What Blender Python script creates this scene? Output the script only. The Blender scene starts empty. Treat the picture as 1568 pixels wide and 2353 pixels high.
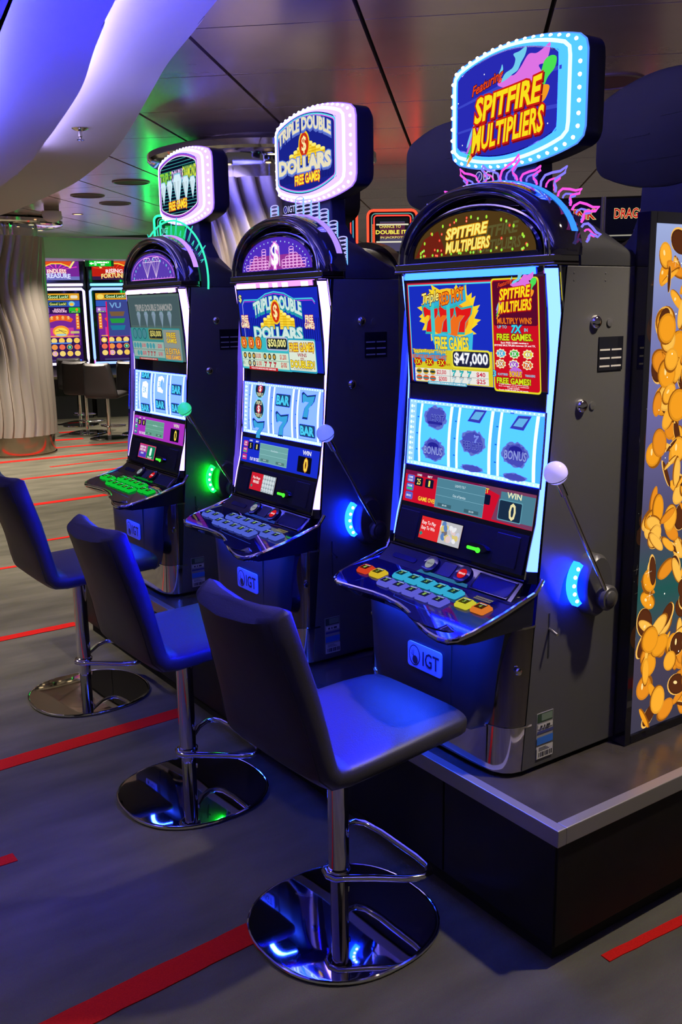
import bpy, math, random
from mathutils import Vector, Matrix
random.seed(7)
SC = bpy.context.scene
COL = SC.collection
PI = math.pi
# ---------------- camera, world, exposure, room lights ----------------
cam_d = bpy.data.cameras.new('camera'); cam = bpy.data.objects.new('camera', cam_d); COL.objects.link(cam)
cam_d.sensor_fit = 'VERTICAL'; cam_d.sensor_height = 36.0; cam_d.sensor_width = 24.0
cam_d.lens = 2201.0 / 2353.0 * 36.0; cam_d.clip_start = 0.05
YAW, PITCH, ROLL = math.radians(34.817), math.radians(12.018), math.radians(-.856)
fwd = Vector((math.sin(YAW)*math.cos(PITCH), math.cos(YAW)*math.cos(PITCH), -math.sin(PITCH)))
rt = Vector((math.cos(YAW), -math.sin(YAW), 0)); up = rt.cross(fwd)
rt2 = rt*math.cos(ROLL) + up*math.sin(ROLL); up2 = -rt*math.sin(ROLL) + up*math.cos(ROLL)
m = Matrix((rt2, up2, -fwd)).transposed().to_4x4(); m.translation = Vector((0, 0, 1.65)); cam.matrix_world = m
SC.camera = cam
SC.view_settings.view_transform = 'Standard'; SC.view_settings.look = 'None'
SC.view_settings.exposure = 0.0; SC.view_settings.gamma = 1.0; SC.view_settings.use_curve_mapping = False
w = bpy.data.worlds.new('world'); SC.world = w; w.use_nodes = True
w.node_tree.nodes['Background'].inputs[0].default_value = (0.30, 0.275, 0.27, 1)
w.node_tree.nodes['Background'].inputs[1].default_value = 0.22

def spot(x, y, z, power, size=95, blend=.6, col=(1, .86, .70), rad=.05):
    d = bpy.data.lights.new('downlight_or_fill', 'SPOT'); d.energy = power; d.spot_size = math.radians(size)
    d.spot_blend = blend; d.color = col; d.shadow_soft_size = rad
    o = bpy.data.objects.new('downlight_or_fill', d); COL.objects.link(o); o.location = (x, y, z); return o
# ceiling downlights, near ones dim, the far aisle brighter, plus added fill spots
spot(2.35, 1.02, 2.66, 200)
spot(.6, .8, 2.3, 5)
spot(6.6, 5.6, 2.66, 800)  # added fill over the right-back floor, to brighten the ceiling's reflection
spot(7.4, 9.0, 2.66, 1000)  # added fill, warms the far floor mirrored in the ceiling
spot(10.0, 7.0, 2.66, 800)  # added fill for the ceiling's warm tone
spot(9.0, 12.0, 2.66, 800)  # added fill on the far right floor
spot(6.6, 12.2, 2.66, 600)  # added fill for the ceiling reflection, farther back
spot(-.2, 3.2, 2.3, 90)
spot(.5, 5.4, 2.3, 260)
spot(1.9, 7.6, 2.3, 520)
spot(3.93, 10.57, 2.66, 600)
spot(2.4, 10.3, 2.3, 600)
spot(4.6, 12.8, 2.66, 450)
spot(5.2, 8.6, 2.66, 300)
spot(3.6, 3.4, 2.66, 60)
spot(4.9, 5.2, 2.66, 120)
spot(2.75, 4.95, 2.52, 110, 120)
spot(3.45, 4.75, 2.52, 110, 120)

# ---------------- helpers ----------------
def s2l(c):
    return tuple(((v/255)/12.92 if v/255 <= .04045 else ((v/255+.055)/1.055)**2.4) for v in c)
_m = {}
def mat(name, col, rough=.5, metal=0, coat=0, noise=None, bump=0, bscale=400, aniso=0, spec=.5, trans=0, alpha=1, ior=1.45):
    if name in _m: return _m[name]
    M = bpy.data.materials.new(name); M.use_nodes = True; nt = M.node_tree; b = nt.nodes['Principled BSDF']
    b.inputs['Base Color'].default_value = (*col, 1); b.inputs['Roughness'].default_value = rough
    b.inputs['Metallic'].default_value = metal; b.inputs['Coat Weight'].default_value = coat
    b.inputs['Anisotropic'].default_value = aniso; b.inputs['Specular IOR Level'].default_value = spec
    b.inputs['Transmission Weight'].default_value = trans; b.inputs['Alpha'].default_value = alpha; b.inputs['IOR'].default_value = ior
    tc = nt.nodes.new('ShaderNodeTexCoord')
    if noise:
        n = nt.nodes.new('ShaderNodeTexNoise'); n.inputs['Scale'].default_value = noise[0]; n.inputs['Detail'].default_value = 6
        mx = nt.nodes.new('ShaderNodeMixRGB'); mx.inputs[1].default_value = (*col, 1); mx.inputs[2].default_value = (*noise[1], 1)
        nt.links.new(tc.outputs['Object'], n.inputs['Vector'])
        cr = nt.nodes.new('ShaderNodeValToRGB'); cr.color_ramp.elements[0].position = .35; cr.color_ramp.elements[1].position = .65
        nt.links.new(n.outputs['Fac'], cr.inputs[0]); nt.links.new(cr.outputs[0], mx.inputs[0]); nt.links.new(mx.outputs[0], b.inputs['Base Color'])
    if bump:
        n = nt.nodes.new('ShaderNodeTexNoise'); n.inputs['Scale'].default_value = bscale; n.inputs['Detail'].default_value = 3
        bp = nt.nodes.new('ShaderNodeBump'); bp.inputs['Strength'].default_value = bump; bp.inputs['Distance'].default_value = .002
        nt.links.new(tc.outputs['Object'], n.inputs['Vector']); nt.links.new(n.outputs['Fac'], bp.inputs['Height']); nt.links.new(bp.outputs[0], b.inputs['Normal'])
    _m[name] = M; return M
def em(col, s=1.0, lin=False):
    k = ('em', tuple(col), s, lin)
    if k in _m: return _m[k]
    M = bpy.data.materials.new('glow_%d' % len(_m)); M.use_nodes = True; nt = M.node_tree; nt.nodes.clear()
    e = nt.nodes.new('ShaderNodeEmission'); o = nt.nodes.new('ShaderNodeOutputMaterial')
    e.inputs[0].default_value = (*(col if lin else s2l(col)), 1); e.inputs[1].default_value = s
    nt.links.new(e.outputs[0], o.inputs[0]); _m[k] = M; return M

class MB:
    def __init__(s, T=None): s.v = []; s.f = []; s.mi = []; s.T = T; s.cur = 0
    def add(s, vs, fs):
        b = len(s.v)
        s.v += [tuple(s.T(*p)) if s.T else tuple(p) for p in vs]
        for f in fs: s.f.append([i+b for i in f]); s.mi.append(s.cur)
        return s
    def box(s, x0, x1, y0, y1, z0, z1):
        v = [(x, y, z) for x in (x0, x1) for y in (y0, y1) for z in (z0, z1)]
        return s.add(v, [(0, 1, 3, 2), (4, 6, 7, 5), (0, 4, 5, 1), (2, 3, 7, 6), (0, 2, 6, 4), (1, 5, 7, 3)])
    def prism(s, A, B):      # two matching outlines
        n = len(A)
        return s.add(list(A)+list(B), [list(range(n))[::-1], list(range(n, 2*n))] + [(i, (i+1) % n, n+(i+1) % n, n+i) for i in range(n)])
    def loft(s, secs, closed=True, cap=True):
        n = len(secs[0]); v = [p for q in secs for p in q]; f = []
        for k in range(len(secs)-1):
            for i in range(n if closed else n-1):
                j = (i+1) % n; f.append((k*n+i, k*n+j, (k+1)*n+j, (k+1)*n+i))
        if cap and closed: f += [list(range(n))[::-1], [(len(secs)-1)*n+i for i in range(n)]]
        return s.add(v, f)
    def tube(s, path, r, n=8, closed=False, flat=1.0):
        P = [Vector(p) for p in path]; N = len(P); secs = []; prev = None
        for i in range(N):
            a = P[i-1] if (i > 0 or closed) else P[i]; b = P[(i+1) % N] if (i < N-1 or closed) else P[i]
            t = (b-a).normalized()
            if prev is None:
                ref = Vector((0, 0, 1)) if abs(t.z) < .9 else Vector((1, 0, 0)); u = t.cross(ref).normalized()
            else: u = (prev-t*prev.dot(t)).normalized()
            prev = u; w_ = t.cross(u)
            secs.append([tuple(P[i]+u*(r*math.cos(2*PI*k/n))+w_*(r*flat*math.sin(2*PI*k/n))) for k in range(n)])
        if closed: secs.append(secs[0]); return s.loft(secs, cap=False)
        return s.loft(secs)
    def lathe(s, prof, c=(0, 0, 0), n=24, axis='z'):
        secs = []
        for (r, h) in prof:
            ring = []
            for k in range(n):
                a = 2*PI*k/n; x, y = r*math.cos(a), r*math.sin(a)
                ring.append((c[0]+x, c[1]+y, c[2]+h) if axis == 'z' else ((c[0]+h, c[1]+x, c[2]+y) if axis == 'x' else (c[0]+x, c[1]+h, c[2]+y)))
            secs.append(ring)
        return s.loft(secs)
    def ball(s, c, r, n=12, m=8):
        return s.lathe([(r*math.sin(PI*(i+.02)/m) if 0 < i < m else r*.02, -r*math.cos(PI*i/m)) for i in range(m+1)], c, n)
    def build(s, name, mats, parent=None, smooth=False, bevel=0, loc=None):
        me = bpy.data.meshes.new(name); me.from_pydata(s.v, [], s.f)
        for q in (mats if isinstance(mats, (list, tuple)) else [mats]): me.materials.append(q)
        for p, i in zip(me.polygons, s.mi): p.material_index = i
        if smooth: me.shade_smooth() if hasattr(me, 'shade_smooth') else None
        me.update(); o = bpy.data.objects.new(name, me); COL.objects.link(o)
        if parent: o.parent = parent
        if loc: o.location = loc
        import bmesh
        bm = bmesh.new(); bm.from_mesh(me); bmesh.ops.recalc_face_normals(bm, faces=bm.faces); bm.to_mesh(me); bm.free()
        if smooth: me.set_sharp_from_angle(angle=math.radians(smooth if smooth > 1 else 40))
        if bevel:
            b = o.modifiers.new('bevel', 'BEVEL'); b.width = bevel; b.segments = 2; b.limit_method = 'ANGLE'; b.angle_limit = math.radians(35)
        return o

def tag(o, label=None, cat=None, group=None, kind=None):
    if label: o['label'] = label
    if cat: o['category'] = cat
    if group: o['group'] = group
    if kind: o['kind'] = kind
    return o
def thing(name, label, cat, loc=(0, 0, 0), rz=0, group=None):
    o = bpy.data.objects.new(name, None); COL.objects.link(o); o.location = loc; o.rotation_euler = (0, 0, rz); o.empty_display_size = .1
    return tag(o, label, cat, group)
def kids(o): return list(o.children)
def copy_tree(o, parent=None):
    c = o.copy(); COL.objects.link(c); c.parent = parent
    for ch in KIDS.get(o.name, kids(o)): copy_tree(ch, c)
    return c
KIDS = {}

# flat print: text and shapes laid on a surface map M(u, v, height)
_tc = {}
def glyphs(txt, off=0.0, shear=0.0):
    k = (txt, off, shear)
    if k in _tc: return _tc[k]
    cu = bpy.data.curves.new('t', 'FONT'); cu.body = txt; cu.size = 1; cu.offset = off; cu.shear = shear; cu.resolution_u = 2; cu.fill_mode = 'FRONT'
    o = bpy.data.objects.new('t', cu); COL.objects.link(o)
    dg = bpy.context.evaluated_depsgraph_get(); me = bpy.data.meshes.new_from_object(o.evaluated_get(dg))
    V = [(q.co.x, q.co.y) for q in me.vertices]; Fc = [list(p.vertices) for p in me.polygons]
    bpy.data.objects.remove(o); bpy.data.curves.remove(cu); bpy.data.meshes.remove(me)
    _tc[k] = (V, Fc); return _tc[k]
class Art:
    def __init__(s, M, lh=.00022): s.M = M; s.lh = lh; s.L = 0; s.v = []; s.f = []; s.mi = []; s.mats = []
    def put(s, pts, faces, col, st=1.0, nl=True, lift=0):
        mt = col if not isinstance(col, tuple) else em(col, st)
        if mt not in s.mats: s.mats.append(mt)
        i = s.mats.index(mt)
        if nl: s.L += 1
        b = len(s.v); h = s.L*s.lh+lift
        s.v += [tuple(s.M(u, v, h)) for u, v in pts]
        for f in faces: s.f.append([k+b for k in f]); s.mi.append(i)
    def poly(s, pts, col, st=1.0, nl=True): s.put(pts, [list(range(len(pts)))], col, st, nl)
    def rect(s, u0, v0, u1, v1, col, st=1.0, nl=True, n=1):
        s.put([(u0+(u1-u0)*i/n, v) for v in (v0, v1) for i in range(n+1)], [(i, i+1, n+2+i, n+1+i) for i in range(n)], col, st, nl)
    def rrect(s, u0, v0, u1, v1, r, col, st=1.0, nl=True):
        p = []
        for cu, cv, a in ((u1-r, v1-r, 0), (u0+r, v1-r, 90), (u0+r, v0+r, 180), (u1-r, v0+r, 270)):
            for k in range(4): t = math.radians(a+30*k); p.append((cu+r*math.cos(t), cv+r*math.sin(t)))
        s.poly(p, col, st, nl)
    def ell(s, u, v, a, b, col, st=1.0, nl=True, n=18, rot=0):
        c, q = math.cos(rot), math.sin(rot)
        s.poly([(u+a*math.cos(2*PI*k/n)*c-b*math.sin(2*PI*k/n)*q, v+a*math.cos(2*PI*k/n)*q+b*math.sin(2*PI*k/n)*c) for k in range(n)], col, st, nl)
    def line(s, pts, w_, col, st=1.0, nl=True, closed=False):
        P = [Vector(p) for p in pts]; N = len(P); A = []; B = []
        for i in range(N):
            a = P[i-1] if (i > 0 or closed) else P[i]; b = P[(i+1) % N] if (i < N-1 or closed) else P[i]
            t = (b-a).normalized(); n = Vector((-t.y, t.x))*w_/2; A.append(tuple(P[i]+n)); B.append(tuple(P[i]-n))
        s.put(A+B, [(i, (i+1) % N, N+(i+1) % N, N+i) for i in range(N if closed else N-1)], col, st, nl)
    def text(s, t, u, v, w_, h, col, out=None, st=1.0, off=.02, shear=0, arc=0, rise=0, ow=.05, shadow=None, grow=0):
        V0, F0 = glyphs(t, off, shear)
        if not V0: return
        x0 = min(p[0] for p in V0); x1 = max(p[0] for p in V0); y0 = min(p[1] for p in V0); y1 = max(p[1] for p in V0)
        def mp(V, du=0, dv=0):
            o = []
            for x, y in V:
                a = (x-(x0+x1)/2)/(x1-x0); b = (y-(y0+y1)/2)/(y1-y0)
                o.append((u+a*w_+du, v+b*h*(1+grow*4*a*a)+arc*(1-4*a*a)+rise*a+dv))
            return o
        if shadow: V, Fc = glyphs(t, off+ow, shear); s.put(mp(V, shadow[1], shadow[2]), Fc, shadow[0], st)
        if out: V, Fc = glyphs(t, off+ow, shear); s.put(mp(V), Fc, out, st)
        s.put(mp(V0), F0, col, st)
    def build(s, name, parent=None, label=None):
        me = bpy.data.meshes.new(name); me.from_pydata(s.v, [], s.f)
        for q in s.mats: me.materials.append(q)
        for p, i in zip(me.polygons, s.mi): p.material_index = i
        o = bpy.data.objects.new(name, me); COL.objects.link(o)
        if parent: o.parent = parent
        if label: o['label'] = label
        return o

# ---------------- materials ----------------
CHROME = mat('chrome', (.80, .77, .74), .07, 1)
DCHROME = mat('dark_chrome', (.30, .27, .26), .12, 1)
BLACKGLOSS = mat('black_gloss', (.008, .008, .012), .05, 0, coat=.3)
BLACK = mat('black_plastic', (.014, .014, .017), .45)
RUBBER = mat('black_rubber', (.01, .01, .01), .8)
SIDE = mat('powder_coat', (.105, .103, .095), .42, .35, bump=.35, bscale=900)
HOOD = mat('hood_coat', (.03, .03, .03), .45, .2, bump=.3, bscale=900)
LEATHER = mat('black_leather', (.030, .028, .030), .46, bump=.25, bscale=260)
NAVY = mat('navy_shell', (.012, .014, .05), .4)
BELLY = mat('belly_panel', (.018, .020, .032), .4)
STONE = mat('plinth_top', (.040, .034, .030), .22, noise=(5, (.065, .056, .048)))
TRIM = mat('brushed_trim', (.36, .34, .30), .38, .6)
WOOD = mat('plinth_black', (.005, .0045, .005), .5, noise=(9, (.008, .007, .007)), spec=.25)
WHITEP = mat('white_paint', (.62, .60, .62), .55)
SOFFIT = mat('soffit_plaster', (.55, .53, .56), .6, bump=.1, bscale=60)
CEIL = mat('ceiling_metal', (.80, .66, .66), .23, .62, noise=(3, (.72, .60, .60)), bump=.03, bscale=30)
BACKING = mat('void_black', (.003, .003, .003), .9)
FIN = mat('column_fin', (.52, .47, .42), .34, .75)
GOLD = mat('bronze_mirror', (.42, .33, .25), .12, 1)
BULB = em((235, 250, 255), 6)
GLASSY = mat('clear_plexi', (.8, .85, .9), .05, 0, trans=1, ior=1.2)
STEELTXT = mat('engraved_navy', (.01, .012, .05), .4)

def carpet():
    M = bpy.data.materials.new('carpet'); M.use_nodes = True; nt = M.node_tree; b = nt.nodes['Principled BSDF']; b.inputs['Roughness'].default_value = .95
    b.inputs['Specular IOR Level'].default_value = .1
    tc = nt.nodes.new('ShaderNodeTexCoord'); n1 = nt.nodes.new('ShaderNodeTexNoise'); n1.inputs['Scale'].default_value = 3.2; n1.inputs['Detail'].default_value = 8
    mp = nt.nodes.new('ShaderNodeMapping'); mp.inputs['Scale'].default_value = (.6, 2.0, 1); nt.links.new(tc.outputs['Object'], mp.inputs[0]); nt.links.new(mp.outputs[0], n1.inputs['Vector'])
    n2 = nt.nodes.new('ShaderNodeTexNoise'); n2.inputs['Scale'].default_value = 420; nt.links.new(tc.outputs['Object'], n2.inputs['Vector'])
    c1 = nt.nodes.new('ShaderNodeValToRGB'); c1.color_ramp.elements[0].position = .35; c1.color_ramp.elements[1].position = .68
    c1.color_ramp.elements[0].color = (.092, .088, .066, 1); c1.color_ramp.elements[1].color = (.150, .142, .108, 1)
    mx = nt.nodes.new('ShaderNodeMixRGB'); mx.blend_type = 'MULTIPLY'; mx.inputs[0].default_value = .6
    nt.links.new(n1.outputs['Fac'], c1.inputs[0]); nt.links.new(c1.outputs[0], mx.inputs[1]); nt.links.new(n2.outputs['Color'], mx.inputs[2]); nt.links.new(mx.outputs[0], b.inputs['Base Color'])
    bp = nt.nodes.new('ShaderNodeBump'); bp.inputs['Strength'].default_value = .5; bp.inputs['Distance'].default_value = .004
    nt.links.new(n2.outputs['Fac'], bp.inputs['Height']); nt.links.new(bp.outputs[0], b.inputs['Normal']); return M
CARPET = carpet()
REDPILE = mat('red_pile', (.50, .012, .008), .95, noise=(300, (.38, .008, .006)), spec=.1)

# ---------------- setting ----------------
fl = MB().box(-3.5, 13, -2.5, 18.5, -.1, 0).build('floor', CARPET); tag(fl, kind='structure')
stripes = [((.30, 1.98), (1.30, 2.05), .085, 0), ((-.6, 3.38), (1.60, 3.48), .085, 0), ((-.6, 4.86), (1.64, 4.885), .07, 0), ((.4, 6.33), (1.74, 6.30), .04, 0),
           ((2.14, 6.905), (2.6, 6.93), .045, 0), ((1.2, 6.91), (1.46, 6.91), .05, 0), ((2.48, 8.31), (3.4, 8.36), .09, 0), ((2.66, 9.69), (3.9, 9.71), .075, 0), ((3.3, 10.29), (4.3, 10.37), .05, 0),
           ((2.4, 10.98), (4.9, 10.93), .12, 0), ((3.75, 11.74), (5.4, 11.6), .085, 0), ((3.95, 12.46), (4.44, 12.38), .13, 0), ((4.4, 13.2), (4.8, 13.15), .12, 0),
           ((4.9, 14.25), (5.4, 14.2), .14, 0), ((1.785, 1.405), (2.5, 1.36), .03, 0), ((.2, 2.78), (.69, 2.79), .05, 0), ((1.2, 7.6), (2.0, 7.62), .06, 0), ((.4, 9.1), (1.8, 9.1), .07, 0),
           ((3.2, .75), (4.6, .74), .08, 0), ((-1.6, 1.0), (-.4, 1.02), .08, 0)]
for a, b, w_, _ in stripes:
    dx, dy = b[0]-a[0], b[1]-a[1]; l = math.hypot(dx, dy); nx, ny = -dy/l*w_/2, dx/l*w_/2
    n = max(4, int(l/.05)); L = []; R = []
    for i in range(n+1):
        t = i/n; jx = random.uniform(-.0018, .0018)
        L.append((a[0]+dx*t+nx, a[1]+dy*t+ny+jx, 0)); R.append((a[0]+dx*t-nx, a[1]+dy*t-ny+random.uniform(-.0018, .0018), 0))
    ring = L+R[::-1]
    MB().prism([(x, y, -.002) for x, y, z in ring], [(x, y, .0025) for x, y, z in ring]).build('carpet_stripe', REDPILE, fl)

CZ = 2.70
CA = math.radians(45-2.38)
Pd = Vector((math.cos(CA), -math.sin(CA), 0)); Qd = Vector((math.sin(CA), math.cos(CA), 0))
SP, SQ = .694, .745
ceil = MB().box(-3.5, 13, -2.5, 13.95, CZ+.03, CZ+.12).build('ceiling', BACKING); tag(ceil, kind='structure')
def pq(p, q): v = Pd*p+Qd*q; return v.x, v.y
cells = []
for i in range(-16, 18):
    for j in range(-1, 26):
        p0 = .273+SP*i; q0 = 3.85-SQ*2+SQ*(j-3)
        cx_, cy_ = pq(p0+SP/2, q0+SQ/2)
        if -3.2 < cx_ < 12.6 and -2.2 < cy_ < 13.55: 
            ang = math.atan2(cx_, cy_)-YAW; d = math.hypot(cx_, cy_)
            vis = abs(ang) < .50 and cy_ > 0 and d > 1.2
            cells.append((0 if vis else 1, d, p0, q0))
cells.sort()
def panel(mb, p0, q0):
    g, h = .009, .0045
    A = [pq(p0+g, q0+h), pq(p0+SP-g, q0+h), pq(p0+SP-g, q0+SQ-h), pq(p0+g, q0+SQ-h)]
    mb.prism([(x, y, CZ) for x, y in A], [(x, y, CZ+.028) for x, y in A])
rest = MB()
for k, (vv, d, p0, q0) in enumerate(cells):
    if vv == 0 and k < 290:
        mb = MB(); panel(mb, p0, q0); mb.build('ceiling_panel', CEIL, ceil)
    else: panel(rest, p0, q0)
tag(rest.build('ceiling_panels_beyond', CEIL, ceil), kind='stuff')

# stepped plaster soffit, three descending tiers with cove light between them
def tier(name, pts, z, zt, parent=None, far=-3.4):
    P = [(x, y) for x, y in pts]; ring = P+[(far, P[-1][1]), (far, P[0][1])]
    return MB().prism([(x, y, z) for x, y in ring], [(x, y, zt) for x, y in ring])
def ext(pts):
    a, b = pts[0], pts[1]; k = 3.2/max(.01, math.hypot(a[0]-b[0], a[1]-b[1])); st = (a[0]+(a[0]-b[0])*k*.9, a[1]+(a[1]-b[1])*k); return smooth_line([st]+pts)
def smooth_line(P, n=6):
    o = []
    for i in range(len(P)-1):
        p0, p1, p2, p3 = P[max(0, i-1)], P[i], P[i+1], P[min(len(P)-1, i+2)]
        for q in range(n):
            t = q/n; o.append(tuple(.5*((2*p1[d])+(-p0[d]+p2[d])*t+(2*p0[d]-5*p1[d]+4*p2[d]-p3[d])*t*t+(-p0[d]+3*p1[d]-3*p2[d]+p3[d])*t**3) for d in (0, 1)))
    return o+[P[-1]]
O1 = [(1.619, 2.985), (1.67, 3.176), (1.718, 3.358), (1.826, 3.796), (1.942, 4.183), (2.103, 4.702), (2.284, 5.297), (2.51, 6.122), (2.657, 6.821), (2.806, 7.643), (2.899, 8.527), (2.985, 9.536), (3.017, 10.385), (3.0, 13.9)]
O2 = [(1.23, 2.902), (1.289, 3.13), (1.384, 3.479), (1.533, 3.993), (1.658, 4.536), (1.808, 5.251), (2.003, 6.244), (2.162, 7.38), (2.30, 8.8), (2.36, 10.4), (2.36, 13.9)]
O3 = [(0.881, 2.795), (0.921, 3.009), (1.06, 3.6), (1.22, 4.3), (1.40, 5.2), (1.55, 6.4), (1.68, 8.0), (1.76, 10.4), (1.76, 13.9)]
O4 = [(x-.42, y) for x, y in O3]
sof = tier('ceiling_soffit', ext(O1), 2.63, 2.70).build('trim_1', SOFFIT); tag(sof, kind='structure')
for O, z in ((O2, 2.545), (O3, 2.465), (O4, 2.385)):
    tier('soffit_tier', ext(O), z, z+.012).build('soffit_tier', SOFFIT, sof)
def cove(O, z, n, col, st, back=.05):
    P = ext(O)[:n*6]; mb = MB()
    A = [(x-back, y, z) for x, y in P]; B = [(x-back-.012, y, z) for x, y in P]
    secs = [[(x, y, z), (x-.012, y, z), (x-.012, y, z+.008), (x, y, z+.008)] for x, y, _ in A]
    mb.loft(secs).build('cove_light', em(col, st, True), sof)
cove(O2, 2.562, 7, (.50, .42, 1.0), 110)
cove(O3, 2.482, 7, (.12, .12, 1.0), 110)
cove(O4, 2.402, 6, (.12, .12, 1.0), 110)

# fascia, lower ceiling, walls
fa = MB().box(-3.5, 13, 13.95, 14.05, 2.41, 2.70).build('trim_2', WHITEP); tag(fa, kind='structure')
lc = MB().box(-3.5, 13, 14.05, 18.5, 2.415, 2.5).build('trim_3', WHITEP); tag(lc, kind='structure')
WALL = mat('wall_warm', (.30, .26, .27), .6)
for n, b in dict(wall_back=(-3.5, 13, 18.5, 18.6, 0, 2.5)).items():
    tag(MB().box(*b).build(n, WALL), kind='structure')

# ---------------- plinth ----------------
PX, PY, PZ = 1.645, 1.455, .39
pl = thing('plinth', 'black plinth with stone-look top and brushed edge under the front row of slot machines', 'plinth', (PX, PY, 0))
L_, D_ = 3.30, 1.62
def pb(x0, x1, y0, y1, z0, z1): return MB().box(x0, x1, y0, y1, z0, z1)
pb(.03, D_-.03, .03, L_-.03, 0, .06).build('toe_kick', RUBBER, pl)
pb(.012, D_-.012, .012, L_-.012, .06, PZ-.045).build('core', WOOD, pl)
for k, (a, b) in enumerate(((.004, .42), (.426, 1.25), (1.256, 2.1), (2.106, 2.95), (2.956, 3.29))):
    pb(0, .012, a, b, .06, PZ-.045).build('side_panel', WOOD, pl, bevel=.002)
for a, b in ((.004, .80), (.806, 1.6)):
    pb(a, b, 0, .012, .06, PZ-.045).build('side_panel', WOOD, pl, bevel=.002)
pb(-.004, D_, -.006, L_, PZ-.045, PZ-.006).build('top_slab', STONE, pl)
pb(.024, D_-.02, .024, L_-.02, PZ-.006, PZ).build('top_inlay', STONE, pl)
pb(-.006, .024, -.008, L_+.006, PZ-.045, PZ+.001).build('edge_trim', TRIM, pl, bevel=.002)
pb(.024, D_+.006, -.008, .024, PZ-.045, PZ+.001).build('edge_trim', TRIM, pl, bevel=.002)

# ---------------- slot machine ----------------
X0, YC = 1.93, 2.02
HW = .32
def W(x, t, z): return (x-X0, -t, z-PZ)
_pf = [(.90, 1.785), (.96, 1.797), (1.022, 1.811), (1.082, 1.828), (1.2, 1.843), (1.33, 1.852), (1.43, 1.857), (1.53, 1.856), (1.64, 1.846), (1.74, 1.832), (1.78, 1.826)]
def xf(z):
    for (a, xa), (b, xb) in zip(_pf, _pf[1:]):
        if z <= b: return xa+(xb-xa)*(z-a)/(b-a)
    return _pf[-1][1]
def xs(z): return 1.768+(z-.39)*(1.885-1.768)/1.36
def semi(hw, h, z0, n=28, p=2.0, a0=0, a1=PI):
    o = []
    for k in range(n+1):
        a = a1+(a0-a1)*k/n; c, s_ = math.cos(a), math.sin(a)
        o.append((hw*math.copysign(abs(c)**(2/p), c), z0+h*abs(s_)**(2/p)))
    return o
def barrel(a, he, hc, rc, n=14, zc=0):
    top = [(-a+2*a*k/n, he+(hc-he)*(1-(2*k/n-1)**2)) for k in range(n+1)]
    sl = lambda p, q, d: (q[0]+(p[0]-q[0])*d/max(1e-6, math.dist(p, q)), q[1]+(p[1]-q[1])*d/max(1e-6, math.dist(p, q)))
    pts = top[1:-1]
    def corner(prev, c, nxt):
        p, q = sl(prev, c, rc), sl(nxt, c, rc)
        return [((1-t)**2*p[0]+2*t*(1-t)*c[0]+t*t*q[0], (1-t)**2*p[1]+2*t*(1-t)*c[1]+t*t*q[1]) for t in [0, .2, .4, .6, .8, 1]]
    bot = [(x, -z) for x, z in reversed(top)]
    return ([(x, z+zc) for x, z in corner((-a, 0), top[0], top[1])+[p for p in pts if abs(p[0]) < a-rc*.95]+corner(top[-2], top[-1], (a, 0)) +
            corner((a, 0), bot[0], bot[1])+[p for p in bot[1:-1] if abs(p[0]) < a-rc*.95]+corner(bot[-2], bot[-1], (-a, 0))])
def plane_map(xa, za, xb, zb, off=0):
    # u = t (to the right), v = world z ; x interpolated between heights
    L = math.hypot(xb-xa, zb-za); nx, nz = -(zb-za)/L, (xb-xa)/L
    if nx > 0: nx, nz = -nx, -nz
    def M(u, v, h):
        k = (v-za)/(zb-za); x = xa+(xb-xa)*k
        return W(x+nx*(h+off), u, v+nz*(h+off))
    return M
def circ_logo(A, u, v, r, ring, fill):
    A.ell(u, v, r, r*1.06, ring, n=24); A.ell(u, v, r*.86, r*.92, fill, n=24)
    for a in (-35, 5, 45, 85): 
        t = math.radians(a+95); A.line([(u-.1*r, v+.1*r), (u+.55*r*math.cos(t), v+.55*r*math.sin(t))], r*.09, ring, nl=False)
    A.ell(u+.05*r, v-.3*r, r*.42, r*.45, ring)
WHT = (255, 255, 255); YEL = (250, 225, 30); REDC = (225, 25, 20)

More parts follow.
